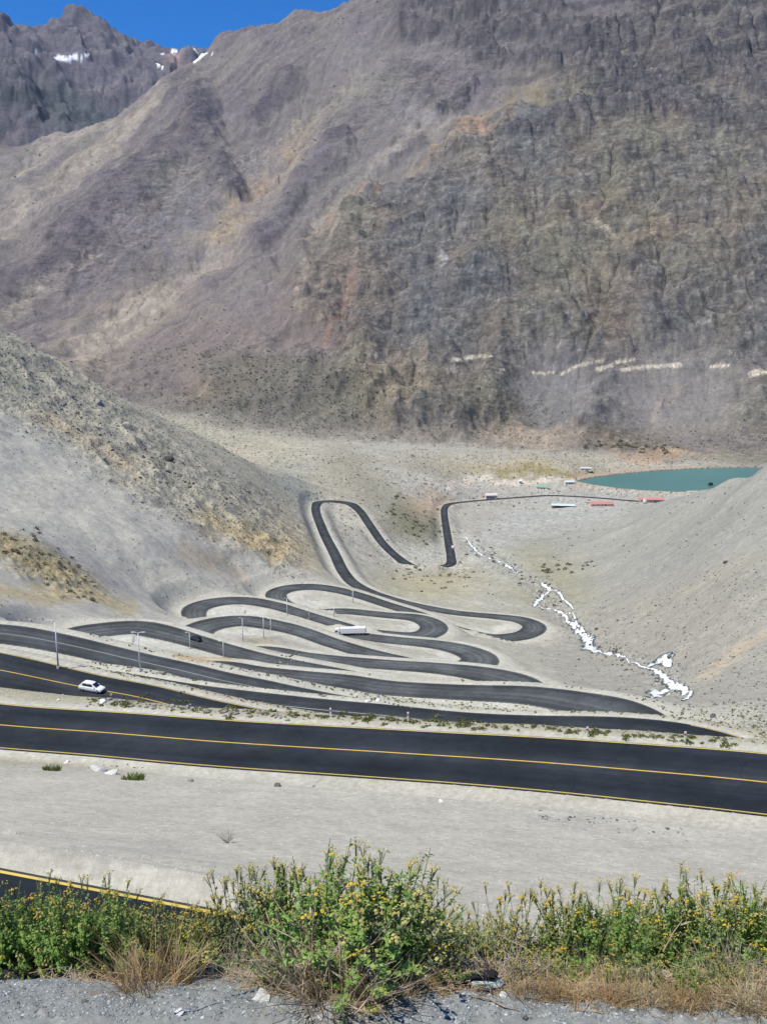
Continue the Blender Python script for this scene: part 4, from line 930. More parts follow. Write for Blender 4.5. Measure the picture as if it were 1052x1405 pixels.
# ---------------------------------------------------------------- buildings by the reservoir
def house(name, label, cat, u, v, w, d, h, rise, wall, roof, yaw=0, win=2, door=True, mono=False, open_front=False):
    p = ground(u, v); root = empty(name, (p[0], p[1], p[2] - .3), yaw); tag(root, label, cat)
    m = MB()
    if open_front:
        m.box(-w/2, w/2, d/2-.2, d/2, 0, h+.3); m.box(-w/2, -w/2+.25, -d/2, d/2-.2, 0, h+.3); m.box(w/2-.25, w/2, -d/2, d/2-.2, 0, h+.3)
        m.build('wall', wall, root)
        for i in range(5): MB().box(-w/2+.6+i*(w-1.2)/4-.12, -w/2+.6+i*(w-1.2)/4+.12, -d/2+.05, -d/2+.29, 0, h+.25).build('post', P_['timber'], root)
    elif mono:
        m.loft([[(x,-d/2,0),(x,-d/2,h),(x,d/2,h+rise),(x,d/2,0)] for x in (-w/2, w/2)]); m.build('wall', wall, root)
    else:
        m.loft([[(x,-d/2,0),(x,-d/2,h),(x,0,h+rise),(x,d/2,h),(x,d/2,0)] for x in (-w/2, w/2)]); m.build('wall', wall, root)
    e = .5; m = MB()
    if mono or open_front:
        z0, z1 = (h+.1, h+rise+.1) if mono else (h+.1, h+.32+rise)
        m.loft([[(x,-d/2-e,z0-.05),(x,-d/2-e,z0+.15),(x,d/2+e,z1+.15),(x,d/2+e,z1-.05)] for x in (-w/2-e, w/2+e)])
    else:
        for sg in (-1, 1):
            s_ = rise/(d/2)
            m.loft([[(x,sg*(d/2+e),h-e*s_+.03),(x,sg*(d/2+e),h-e*s_+.2),(x,sg*.001,h+rise+.2),(x,sg*.001,h+rise+.03)] for x in (-w/2-e, w/2+e)])
    m.build('roof', roof, root)
    if door and not open_front:
        o = MB().box(w*.12, w*.12+1.3, -d/2-.05, -d/2+.02, 0, 2.3).build('door', P_['timber'], root); MB().box(w*.12+1.05, w*.12+1.15, -d/2-.1, -d/2-.05, 1.0, 1.15).build('handle', P_['metal'], o)
    if not open_front:
        for i in range(win):
            x = -w/2 + w*(i+.6)/(win+1.2)
            if abs(x - w*.12 - .6) < 1.4: x -= 1.6
            o = MB().box(x-.75, x+.75, -d/2-.07, -d/2+.02, 1.2, 2.5).build('window', wall if wall is not P_['white_wall'] else P_['concrete'], root); MB().box(x-.6, x+.6, -d/2-.09, -d/2-.065, 1.32, 2.38).build('pane', P_['glass'], o)
    return root
house('control_hut', 'pale pink block building with a light roof on the flat beside the reservoir road', 'building', 673, 684, 12.5, 8, 4.6, 1.6, P_['pink_wall'], P_['pale_roof'], .12, 3)
house('workshop', 'white shed with a green roof near the left tip of the reservoir', 'shed', 744, 671, 13, 8, 3.2, 2.2, P_['white_wall'], P_['green_roof'], -.25, 3)
house('pump_house', 'small white flat building at the left corner of the reservoir', 'building', 781, 664, 12, 6, 3.0, .7, P_['white_wall'], P_['blue_roof'], .1, 3, True, True)
house('open_shelter', 'long low dark fronted shelter with pale blue roof below the reservoir road', 'shelter', 772, 696, 24, 6, 2.4, .6, P_['timber'], P_['blue_roof'], -.12, 0, False, False, True)
house('depot', 'low building with a faded red roof at the end of the reservoir road, left one', 'building', 824, 693.5, 25, 10, 2.8, 1.8, P_['pink_wall'], P_['red_roof'], .1, 4)
house('depot', 'long red roofed building under the dam, right one beside the grey slope', 'building', 893, 688, 26, 9, 3, 1.6, P_['pink_wall'], P_['red_roof'], -.06, 5)
house('gatehouse', 'tiny white hut beside the pale track, left of the green roofed shed', 'hut', 713.5, 663.5, 3.6, 3.4, 3.8, 1.0, P_['white_wall'], P_['white_wall'], 0, 1)
house('intake_tower', 'white block standing on the far bank at the left tip of the reservoir', 'building', 803, 646, 13, 7, 4.0, 1.0, P_['white_wall'], P_['pale_roof'], -.1, 2)
p = ground(884, 691); t_ = empty('water_tank', tuple(p - [0, 0, .2])); tag(t_, 'small white upright tank in front of the long red roofed building', 'tank')
MB().tube([(0,0,0),(0,0,5.0)], 2.0, 20).build('shell', P_['white_wall'], t_, True); MB().tube([(0,0,4.98),(0,0,5.3),(0,0,5.9)], [2.15,2.1,.2], 20).build('lid', P_['pale_roof'], t_)
p = at_z(974, 666, LZ); t_ = empty('pump_raft', tuple(p), .3); tag(t_, 'dark floating pump raft on the green reservoir near the right bank', 'raft')
t_.scale = (.75,)*3
MB().box(-5,5,-3,3,-.3,.5,None,.1).build('deck', P_['timber'], t_); MB().box(-3.2,3.2,-1.8,1.8,.5,4.2,None,.08).build('cabin', P_['dark_metal'], t_); MB().box(-3.5,3.5,-2.1,2.1,4.2,4.4).build('roof', P_['dark_metal'], t_)
p = at_z(953, 674.5, LZ); t_ = empty('jetty', tuple(p), .12); tag(t_, 'pale floating walkway along the near edge of the reservoir', 'jetty')
MB().box(-10,10,-1.2,1.2,-.2,.45,None,.05).build('deck', P_['white_wall'], t_)
for i in range(6):
    for sg in (-1, 1): MB().tube([(-9.5+i*3.8, sg*1.05, .4), (-9.5+i*3.8, sg*1.05, 1.5)], .09, 6).build('post', P_['white_wall'], t_)
for sg in (-1, 1): MB().tube([(-9.7, sg*1.05, 1.45), (9.7, sg*1.05, 1.45)], .08, 6).build('rail', P_['white_wall'], t_)

# ---------------------------------------------------------------- marker posts and things on the verge
for u, v, lb in ((453.5,984,'small white marker post on the weedy verge, left of two near the middle'),(559.5,990,'small white marker post on the weedy verge, near the middle of the road'),(805,1011,'pale marker post on the verge at the right'),(939,1018,'pale marker post on the verge at the far right, where the lower road ends')):
    p = ground(u, v); t_ = empty('marker_post', tuple(p - [0, 0, .1])); tag(t_, lb, 'post', 'marker posts on the verge')
    MB().box(-.08,.08,-.05,.05,0,.95,None,.02).build('shaft', P_['white_wall'], t_); MB().box(-.085,.085,-.055,.055,.66,.78).build('reflector', P_['red_lens'], t_)

# ---------------------------------------------------------------- the torrent
k = NT('white_water'); p_ = k.pos(); n_ = k.noise(.8, 6, .7, p_); fo = k.n('ShaderNodeAttribute'); fo.attribute_name = 'foam'
fm = k.math('ADD', n_, k.math('MULTIPLY', k.math('SUBTRACT', fo.outputs['Fac'], .5), .42))
k.l(k.ramp(fm, [(.36,(.05,.065,.065)), (.46,(.16,.19,.19)), (.53,(.52,.55,.55)), (.62,(.82,.83,.83))]), k.b.inputs['Base Color']); k.b.inputs['Roughness'].default_value = .4
k.l(k.bump(n_, .6, .3), k.b.inputs['Normal'])
STREAM = [([(640,738),(647,750.5),(660,762),(672,767),(684,771),(698,778),(712,786)], [.6,1.4,1.5,.8,1.5,1.6,.6]),
  ([(742,800),(752,807),(762,812),(772,822),(786,836)], [.7,1.3,1.3,.8,.5]), ([(752,812),(744,819),(738,826),(733,833)], [.8,1.2,1.5,.7]),
  ([(738,831),(752,836),(767,840),(776,849),(785,858),(793,866),(801,875),(808,884),(813,892)], [.5,.7,1.0,1.3,1.4,1.3,1.6,1.5,1.9]),
  ([(776,842),(788,848),(797,862),(806,874)], [.3,.6,.5,.4]),
  ([(802,890),(813,893),(824,894.5),(835,897),(847,901),(860,905)], [.9,1.6,1.1,.8,.6,.25]),
  ([(860,905),(874,912),(887,917),(895,912.5),(904,910),(913,911),(917,916)], [.2,.3,.6,1.0,1.4,1.4,.7]),
  ([(888,918),(899,920),(908,928),(917,936),(926,941),(931,945)], [.6,.9,1.1,1.1,1.1,.8]), ([(931,944),(922,945),(913,946.5),(904,951),(897,955),(888,957)], [.9,1.0,1.2,1.3,1.1,.4]),
  ([(931,944),(940,948),(946,953),(943,959),(936,962)], [.7,.5,.5,.5,.3])]
m = MB(); rs2 = np.random.RandomState(5); foam = []; NX = 7
for pts, ws in STREAM:
    g = [ground(u, v) for u, v in pts]; g = [q for q in g if q is not None]
    if len(g) < 3: continue
    ws = ws[:len(g)]; Q = catmull(np.array([np.append(q, w_) for q, w_ in zip(g, ws)]), .55)
    wob = [np.convolve(rs2.normal(size=len(Q)+10), np.ones(11)/11, 'valid')*1.3 for _ in range(3)]
    tg = smooth(np.gradient(Q[:, :2], axis=0), 4, 1); tg /= np.linalg.norm(tg, axis=1)[:, None] + 1e-9; nn = np.stack([-tg[:, 1], tg[:, 0]], 1)
    Q[:, :2] += nn*(wob[2]*Q[:, 3]*.5)[:, None]; l_ = np.clip(1.25*Q[:, 3]*(1 + wob[0]), .15, 5); r_ = np.clip(1.25*Q[:, 3]*(1 + wob[1]), .15, 5)
    V_ = []
    for i in range(len(Q)):
        for j in range(NX):
            t = -1 + 2*j/(NX-1); x, y = Q[i, :2] + nn[i]*(t*l_[i] if t > 0 else t*r_[i]); V_.append((x, y, height(x, y) + .08 + .16*(1 - t*t))); foam.append(max(0, 1 - abs(t)**1.5))
    m.add(V_, [[i*NX+j, i*NX+j+1, i*NX+NX+j+1, i*NX+NX+j] for i in range(len(Q)-1) for j in range(NX-1)])
st_ = structure(m.build('stream', k.m, None, True)); fa_ = st_.data.attributes.new('foam', 'FLOAT', 'POINT'); fa_.data.foreach_set('value', np.array(foam, np.float32))
# ---------------------------------------------------------------- stones
def rockmat(name, c, var=.25):
    k = NT(name); oi = k.n('ShaderNodeObjectInfo').outputs['Random']; p = k.pos()
    f = k.noise(1.3, 6, .65, p); f2 = k.noise(9, 4, .6, p)
    cc = k.mixc(f, tuple(x*(1-var) for x in c), tuple(x*(1+var) for x in c)); cc = k.mixc(1, cc, k.ramp(f2, [(.3,(.8,)*3),(.7,(1.18,)*3)]), 'MULTIPLY')
    cc = k.mixc(1, cc, k.ramp(oi, [(0,(.75,)*3),(1,(1.15,)*3)]), 'MULTIPLY'); k.l(cc, k.b.inputs['Base Color']); k.b.inputs['Roughness'].default_value = .95
    k.l(k.bump(f2, .5, .05), k.b.inputs['Normal']); return k.m
RM = {'grey': rockmat('grey_rock', (.25,.245,.23)), 'dark': rockmat('dark_rock', (.11,.105,.10)), 'pale': rockmat('pale_rock', (.50,.49,.46), .1), 'white': rockmat('white_rock', (.74,.73,.71), .08)}
def put(o, u, v, sink=.0, y0=2.0):
    p = ground(u, v, y0)
    if p is None: return None
    o.location = (p[0], p[1], p[2] - sink); return p
protos = []
for i in range(6):
    m = MB(); m.rock((0,0,.25), 1.0, 2, 40+i, (1.15, .85, .75), .22); me_ = m.build('boulder', RM['grey'] if i % 2 else RM['dark']); protos.append(me_.data); bpy.data.objects.remove(me_)
def boulder(u, v, size_px, label, group, yaw=0, mat=None, data=None):
    p = ground(u, v)
    if p is None: return
    o = bpy.data.objects.new('boulder', data or protos[rng.randint(6)]); COL.objects.link(o)
    s = size_px*.5/pix_per_m(p); o.location = (p[0], p[1], p[2] - .05*s); o.scale = (s*rng.uniform(.8,1.2), s*rng.uniform(.8,1.2), s*rng.uniform(.7,1.1)); o.rotation_euler = (rng.uniform(-.3,.3), rng.uniform(-.3,.3), rng.uniform(0, 6.28))
    tag(o, label, 'boulder', group); return o
for u, v, s, lb in ((35,592,8,'dark boulder alone at the upper edge of the grey scree on the left slope'),(232,632,15,'largest grey boulder on the left spur, below the ridge line'),(136,553,11,'pale boulder in the rubble near the crest of the left spur'),(100,545,9,'dark boulder in the rubble high on the left spur'),
    (143,630,8,'dark boulder on the brown middle of the left slope'),(995,772,9,'dark boulder on the smooth grey right hand slope'),(950,690,5,'small dark boulder high on the right hand slope near the reservoir'),(918,902,8,'dark boulder standing alone above the lower cascade of the stream'),
    (828,834,8,'brown boulder on the right bank above the stream'),(978,983,10,'brown bushy boulder low on the right bank near the road'),(1005,982,5,'small dark stone low on the right bank, at the edge of the picture')):
    boulder(u, v, s, lb, 'single boulders on the slopes')
def in_band(pts, w):
    i = rng.randint(len(pts)-1); t = rng.rand(); return pts[i][0]+(pts[i+1][0]-pts[i][0])*t + rng.normal()*w*.5, pts[i][1]+(pts[i+1][1]-pts[i][1])*t + rng.normal()*w*.5
for _ in range(70):
    u, v = in_band([(5,500),(80,545),(180,620),(300,700),(370,745)], 38)
    if u > 2: boulder(u, v, rng.uniform(2.5, 6.5), 'weathered boulder in the rubble band across the left spur', 'boulders of the left spur')
for _ in range(110):
    u, v = in_band([(650,755),(690,775),(735,800),(765,835),(800,870),(850,905),(905,930),(945,955)], 19)
    boulder(u, v, rng.uniform(2.5, 6.5), 'rounded boulder beside the white torrent in the valley floor', 'boulders along the torrent')
for u, v, s, mt, lb in ((518,961,9,'white','bright white rock on the sand between two dark road legs, right of a flatter one'),(505,963,8,'white','flatter greyish white rock on the sand, just left of the bright white one'),
    (141,964,12,'white','flat white slab at the roadside below the white hatchback'),(81,961,6,'white','small white stone between the two lowest left road legs')):
    m = MB(); m.rock((0,0,.25), 1.0, 2, int(u), (1.2,.9,.7), .25); o = m.build('tmp', RM[mt]); d_ = o.data; bpy.data.objects.remove(o); boulder(u, v, s, lb, 'white rocks by the roads', data=d_)
for i in range(7): boulder(528+i*6, 963.5+i*1.4, rng.uniform(3, 5), 'rock of the short row standing in for a dark streak right of the white rocks', 'row of rocks for the dark streak')  # row of rocks stands in for a dark streak of unclear nature
for i in range(60):
    u = rng.uniform(140, 405); boulder(u, np.interp(u, [140,250,405], [962,972,984]) + rng.normal()*2.6, rng.uniform(3, 9), 'pinkish grey stone of the rubble along the verge between the two nearest roads', 'rubble on the verge', data=protos[2*rng.randint(3)+1])
for i in range(26): boulder(400 + rng.normal()*16 - 5, 905 + rng.normal()*5, rng.uniform(2.5, 6), 'stone of the pale spoil heap beside the middle road loops', 'stones of the spoil heap')
for u, v, s, mt, lb in ((152,1062,17,'pale','pale grey rock with a dark side between the two green tufts'),(135,1058,20,'pale','low pale heap of stone on the sand bank, right of the first green tuft'),(262,1072,11,'grey','grey stone on the sand bank right of the second green tuft'),(381,1079,11,'dark','dark stone on the sand bank, rightmost of the row under the road'),
    (92,1046,8,'white','small white stone on the sand bank below the road line'),(605,1101,10,'white','flat white stone on the sand bank in the middle'),(430,1079,5,'grey','small grey stone on the sand bank, right of the dark one')):
    m = MB(); m.rock((0,0,.2), 1.0, 2, int(u)+3, (1.2,.9,.6), .3); o = m.build('tmp', RM[mt]); d_ = o.data; bpy.data.objects.remove(o); boulder(u, v, s, lb, 'stones on the sand bank', data=d_)
for _ in range(46):
    u = rng.uniform(735, 955); v = 1117 + (u-735)*.14 + rng.normal()*5
    boulder(u, v, rng.uniform(2.0, 6), 'small grey stone of the scattered line on the sand bank at the right', 'scattered line of stones on the sand')

# many small stones and low scrub: nobody could count them
def scatter(name, mat, pts, sizes, maker, per, kind='stuff', label=None, cat=None):
    V_, F_, nv = [], [], 0
    base = [maker(i) for i in range(per)]
    for (x, y, z), s in zip(pts, sizes):
        bv, bf = base[rng.randint(per)]; a = rng.uniform(0, 6.28); c, sn = math.cos(a), math.sin(a)
        q = bv*s; V_.append(np.stack([q[:, 0]*c - q[:, 1]*sn + x, q[:, 0]*sn + q[:, 1]*c + y, q[:, 2] + z], 1)); F_.append(bf + nv); nv += len(bv)
    V_ = np.concatenate(V_); F_ = np.concatenate(F_); me_ = mesh_from(name, V_, F_.ravel(), np.full(len(F_), F_.shape[1]), False)
    o = link(name, me_, None, mat); o['kind'] = kind
    if label: o['label'] = label; o['category'] = cat
    return o
def rockbase(i):
    r_ = np.random.RandomState(900+i); b = bmesh.new(); bmesh.ops.create_icosphere(b, subdivisions=1, radius=1); v_ = np.array([v.co[:] for v in b.verts]); f_ = np.array([[v.index for v in f.verts] for f in b.faces]); b.free()
    return v_*(1 + .28*r_.normal(size=(len(v_), 1)))*np.array([1, .8, .65]), f_
def clump(nl, flat=.7, leaf=.42):
    def mk(i):
        r_ = np.random.RandomState(700+i); d = r_.normal(size=(nl, 3)); d /= np.linalg.norm(d, axis=1)[:, None]; d[:, 2] = np.abs(d[:, 2])
        c = d*(r_.rand(nl, 1)**.4)*np.array([1, 1, flat]); a = r_.normal(size=(nl, 3)); a /= np.linalg.norm(a, axis=1)[:, None]; b = np.cross(a, r_.normal(size=(nl, 3))); b /= np.linalg.norm(b, axis=1)[:, None]
        s = leaf*r_.uniform(.6, 1.3, (nl, 1)); v_ = np.stack([c + a*s, c + b*s*.6, c - a*s*.8, c - b*s*.6], 1).reshape(-1, 3); return v_, np.arange(nl*4).reshape(nl, 4)
    return mk
def on_grid(weight, n, seed):
    """n ground points drawn with a density per unit of visible ground"""
    r_ = np.random.RandomState(seed); wgt = np.clip(weight, 0, None).astype(float)
    vis = (U > -30) & (U < PW+30) & (V > 0) & (V < PH)
    dU = np.abs(np.gradient(U, axis=1)); dV = np.maximum(-np.gradient(V, axis=0), 0)
    wgt = wgt*vis*dU*dV; cs = np.cumsum(wgt.ravel()); k = np.searchsorted(cs, r_.rand(n)*cs[-1]); i, j = np.unravel_index(k, U.shape)
    i = np.clip(i, 1, NR-2); j = np.clip(j, 1, NC-2); a, b = r_.rand(n), r_.rand(n)
    def g(A): return (A[i, j]*(1-a)+A[i+1, j]*a)*(1-b) + (A[i, j+1]*(1-a)+A[i+1, j+1]*a)*b
    return np.stack([g(X), g(Y), g(Z)], 1)
def leafmat(name, c1, c2, scale=3):
    k = NT(name); p = k.pos(); f = k.noise(scale, 3, .6, p); k.l(k.mixc(k.ramp(f, [(.3,(0,)*3),(.7,(1,)*3)]), c1, c2), k.b.inputs['Base Color']); k.b.inputs['Roughness'].default_value = .8
    if scale > 1: 
        tr = k.n('ShaderNodeBsdfTranslucent'); k.l(k.mixc(f, c1, c2), tr.inputs[0]); mx = k.n('ShaderNodeMixShader'); mx.inputs[0].default_value = .3; k.l(k.b.outputs[0], mx.inputs[1]); k.l(tr.outputs[0], mx.inputs[2]); k.l(mx.outputs[0], k.out.inputs[0])
    return k.m
SCR = leafmat('dry_scrub_leaves', (.11,.11,.065), (.22,.20,.13), .15); SCRG = leafmat('green_scrub_leaves', (.10,.12,.07), (.17,.18,.11), .15)
okr = (RD > 1.2)
w_low = lowveg*sst(0, .6, n1 + .4)*1.0 + ftz*.25 + mtn*.05*cl(n0+.3, 0, 1) + blob(200,520,90,40,-30,.8)*.25*far
pts = on_grid(w_low*okr*sst(-.5,.6,n2+n1), 5000, 31); sz = np.abs(rng.normal(.7, .5, 5000)) + .45
scatter('scrub', SCRG, pts, sz*pts[:, 1]/1500, clump(9, .8, .55), 12)
w_mid = (olive*.35 + rough*.2 + vf*.45 + lowr*.35 + knoll*.9 + .1*rf + creek*.3)*okr*(DG > 200)
pts = on_grid(w_mid*sst(-.5,.5,n1), 3000, 32); sz = (np.abs(rng.normal(.0, .55, 3000)) + .9)/1379*pts[:, 1]*1.15
scatter('scrub', SCR, pts, np.clip(sz, .25, 1.6), clump(9, .8, .55), 12)
w_rub = (rough*1.0*sst(-.2,.5,n0+.3) + olive*.45 + creek*.9 + lowr*.2 + vf*.2 + rf*.16 + lf*.18 + blob(310,610,50,16,15,.6)*.8*near_flank + blob(440,640,80,14,10,.6)*.6*near_flank)*okr*(DG > 150)
pts = on_grid(w_rub, 11000, 33); sz = (np.abs(rng.normal(0, .6, 11000)) + .5)/1379*pts[:, 1]
scatter('scree_stones', RM['grey'], pts, np.clip(sz, .12, 1.4), rockbase, 10)
w_sand = (verge*1.2 + (RD < 14)*(DG > 95)*(DG < 420)*.15 + sb*.22*cl(n1+.4, 0, 1))*okr
pts = on_grid(verge*(U > 120)*sst(.6, 1.6, RD)*cl(.5 + n1, .1, 1), 2600, 35); sz = (np.abs(rng.normal(0, .7, 2600)) + 1.0)/1379*pts[:, 1]*1.2
scatter('verge_grass', leafmat('verge_grass_leaves', (.11,.125,.05), (.24,.225,.11), .3), pts, np.clip(sz, .05, .42), clump(9, .9, .6), 12)
pts = on_grid(w_sand, 3600, 34); sz = (np.abs(rng.normal(0, .7, 3600)) + .45)/1379*pts[:, 1]*.9
scatter('roadside_stones', RM['pale'], pts, np.clip(sz, .04, .8), rockbase, 10)

# countable shrubs
sp_ = []
for i in range(4):
    bv, bf = clump(60, .8, .26)(50+i); mm = mesh_from('shrub', bv, bf.ravel(), np.full(len(bf), 4), False); mm.materials.append(SCRG if i % 2 else SCR); sp_.append(mm)
def shrub(u, v, px, label, group, data=None, sz=(1,1,1)):
    p = ground(u, v)
    if p is None: return
    o = bpy.data.objects.new('shrub', data or sp_[rng.randint(4)]); COL.objects.link(o); s = px*.5/pix_per_m(p); o.location = (p[0], p[1], p[2]-.1*s); o.scale = (s*sz[0], s*sz[1], s*sz[2]); o.rotation_euler = (0, 0, rng.uniform(0, 6.28)); tag(o, label, 'shrub', group)
for _ in range(46):
    u, v = in_band([(520,690),(560,710),(590,725)], 26); shrub(u, v, rng.uniform(4, 8), 'olive shrub on the slope between the two far legs of the road', 'shrubs between the far road legs')
for _ in range(26):
    u, v = in_band([(740,783),(770,780),(815,775)], 9); shrub(u, v, rng.uniform(4, 9), 'dark green bush beside the stream at the foot of the right slope', 'bushes beside the stream')
for _ in range(30):
    u, v = in_band([(540,790),(590,795),(640,790)], 16); shrub(u, v, rng.uniform(3.5, 7), 'yellowish low shrub on the mound below the far hairpin', 'shrubs on the mound')
for _ in range(46):
    u, v = in_band([(5,735),(45,755),(90,785),(130,810)], 30)
    if u > 2: shrub(u, v, rng.uniform(5, 11), 'dry olive shrub on the brown knoll at the left edge', 'shrubs of the left knoll')
for _ in range(40):
    u, v = in_band([(800,612),(860,612),(930,620)], 7); shrub(u, v, rng.uniform(4, 9), 'dark brush on the far bank behind the reservoir', 'brush behind the reservoir')
VG = leafmat('verge_weeds', (.10,.13,.04), (.22,.21,.08), 2.0)
vp_ = []
for i in range(3):
    bv, bf = clump(50, .9, .30)(70+i); mm = mesh_from('weed_clump', bv, bf.ravel(), np.full(len(bf), 4), False); mm.materials.append(VG); vp_.append(mm)
for _ in range(190):
    u = rng.uniform(130, 1015); v = np.interp(u, [0,150,350,526,726,876,1052], [962,970,981,990,1003,1013,1026]) - 3 + rng.normal()*3.2
    if u < 260: v -= rng.uniform(0, 12)
    shrub(u, v, rng.uniform(6, 15), 'yellow green weed clump on the verge along the far edge of the wide dark road', 'weeds on the road verge', vp_[rng.randint(3)], (1.3, .8, .7))
for u, v, px, lb in ((72,1057,30,'left of the two low green tufts on the pale sand bank'),(183,1070,36,'right of the two low green tufts on the pale sand bank')):
    p = ground(u, v); root = empty('grass_tuft', tuple(p - [0, 0, .03])); tag(root, lb, 'grass tuft', 'green tufts on the sand bank')
    s = px*.5/pix_per_m(p); V_, F_ = [], []
    for i in range(150):
        a = rng.uniform(0, 6.28); r0 = s*.75*math.sqrt(rng.rand()); b0 = np.array([r0*math.cos(a)*1.1, r0*math.sin(a)*.6, 0]); h_ = s*rng.uniform(.25, .55)
        dr = np.array([math.cos(a)*.4*h_ + rng.normal()*.1*s, math.sin(a)*.4*h_, h_]); w_ = np.array([.02+.02*s, 0, 0]); n_ = len(V_)
        V_ += [b0-w_, b0+w_, b0+dr*.6+w_*.7, b0+dr, b0+dr*.6-w_*.7]; F_.append([n_, n_+1, n_+2, n_+3, n_+4])
    MB().add(V_, F_).build('blades', leafmat('tuft_green', (.10,.16,.04), (.22,.24,.09), 4), root)
p = ground(312, 1156); root = empty('dry_bush', tuple(p)); tag(root, 'faint leafless dry bush on the sand bank above the yellow flowers', 'bush')
m = MB(); s = 20/pix_per_m(p)
for i in range(34):
    a = rng.uniform(0, 6.28); l_ = s*rng.uniform(.5, 1); m.tube([(0,0,0), (math.cos(a)*l_*.4, math.sin(a)*l_*.4, l_*.35), (math.cos(a+.3)*l_*.8, math.sin(a+.3)*l_*.8, l_*rng.uniform(.4,.9))], [.02*s,.014*s,.006*s], 4, False)
m.build('twigs', simple('grey_twigs', (.22,.20,.17), .9), root)
# ---------------------------------------------------------------- the roadside plants in front
pr = np.random.RandomState(77)
def leafy(name, c1, c2, c3, rough=.6, tr_=.45, sc=9):
    k = NT(name); p = k.pos(); oi = k.n('ShaderNodeObjectInfo').outputs['Random']; f = k.noise(sc, 3, .7, p); f2 = k.noise(sc*7, 2, .6, p)
    c = k.ramp(f, [(.28, c1), (.5, c2), (.72, c3)]); c = k.mixc(1, c, k.ramp(f2, [(.3,(.72,)*3),(.7,(1.25,)*3)]), 'MULTIPLY'); c = k.mixc(1, c, k.ramp(oi, [(0,(.82,.88,.8)),(1,(1.15,1.08,1.1))]), 'MULTIPLY')
    k.l(c, k.b.inputs['Base Color']); k.b.inputs['Roughness'].default_value = rough
    t_ = k.n('ShaderNodeBsdfTranslucent'); k.l(c, t_.inputs[0]); m_ = k.n('ShaderNodeMixShader'); m_.inputs[0].default_value = tr_; k.l(k.b.outputs[0], m_.inputs[1]); k.l(t_.outputs[0], m_.inputs[2]); k.l(m_.outputs[0], k.out.inputs[0]); return k.m
LM = {'lush': leafy('lush_leaf', (.15,.29,.065), (.29,.46,.12), (.50,.58,.21)), 'yellowing': leafy('yellowing_leaf', (.22,.32,.085), (.40,.46,.14), (.58,.56,.24)), 'dull': leafy('dull_leaf', (.16,.22,.11), (.27,.33,.16), (.42,.43,.24))}
STM = leafy('green_stem', (.12,.16,.06), (.20,.22,.09), (.30,.28,.14), .6, .1); DRY = leafy('straw', (.26,.19,.09), (.40,.31,.17), (.55,.46,.29), .8, .2); RUST = leafy('rusty_straw', (.24,.15,.07), (.37,.26,.125), (.50,.39,.22), .8, .2); TWG = leafy('dry_twig', (.16,.12,.09), (.27,.22,.17), (.42,.36,.29), .9, 0)
FL = leafy('yellow_blossom', (.46,.31,.03), (.64,.47,.05), (.74,.59,.10), .6, .3, 25); FLD = leafy('fading_blossom', (.27,.23,.06), (.42,.38,.12), (.56,.50,.20), .8, .2, 25)
def unit(a): return a/(np.linalg.norm(a, axis=-1, keepdims=True) + 1e-9)
def stem_curve(r0, tilt, length, nseg=7):
    a = pr.uniform(0, 6.28); b = np.array([r0*math.cos(a)*math.sqrt(pr.rand()), r0*math.sin(a)*math.sqrt(pr.rand()), 0])
    t = abs(pr.normal())*tilt; az_ = a + pr.normal()*.6; pts = [b]; d = np.array([math.cos(az_)*math.sin(t), math.sin(az_)*math.sin(t), math.cos(t)])
    bend = pr.normal(size=3)*.10; bend[2] = .10
    for i in range(nseg): d = unit(d + bend*.5 + pr.normal(size=3)*.05); pts.append(pts[-1] + d*length/nseg)
    return np.array(pts)
def add_leaf(V_, F_, p, d, up, L, w):
    s = unit(np.cross(d, up)); n = len(V_); mid = p + d*L*.5 + up*L*.06; tip = p + d*L - up*L*.10; dp = up*w*.35
    V_ += [p, mid + s*w + dp, tip, mid - s*w + dp, mid]; F_ += [[n, n+1, n+4], [n+1, n+2, n+4], [n+2, n+3, n+4], [n+3, n, n+4]]
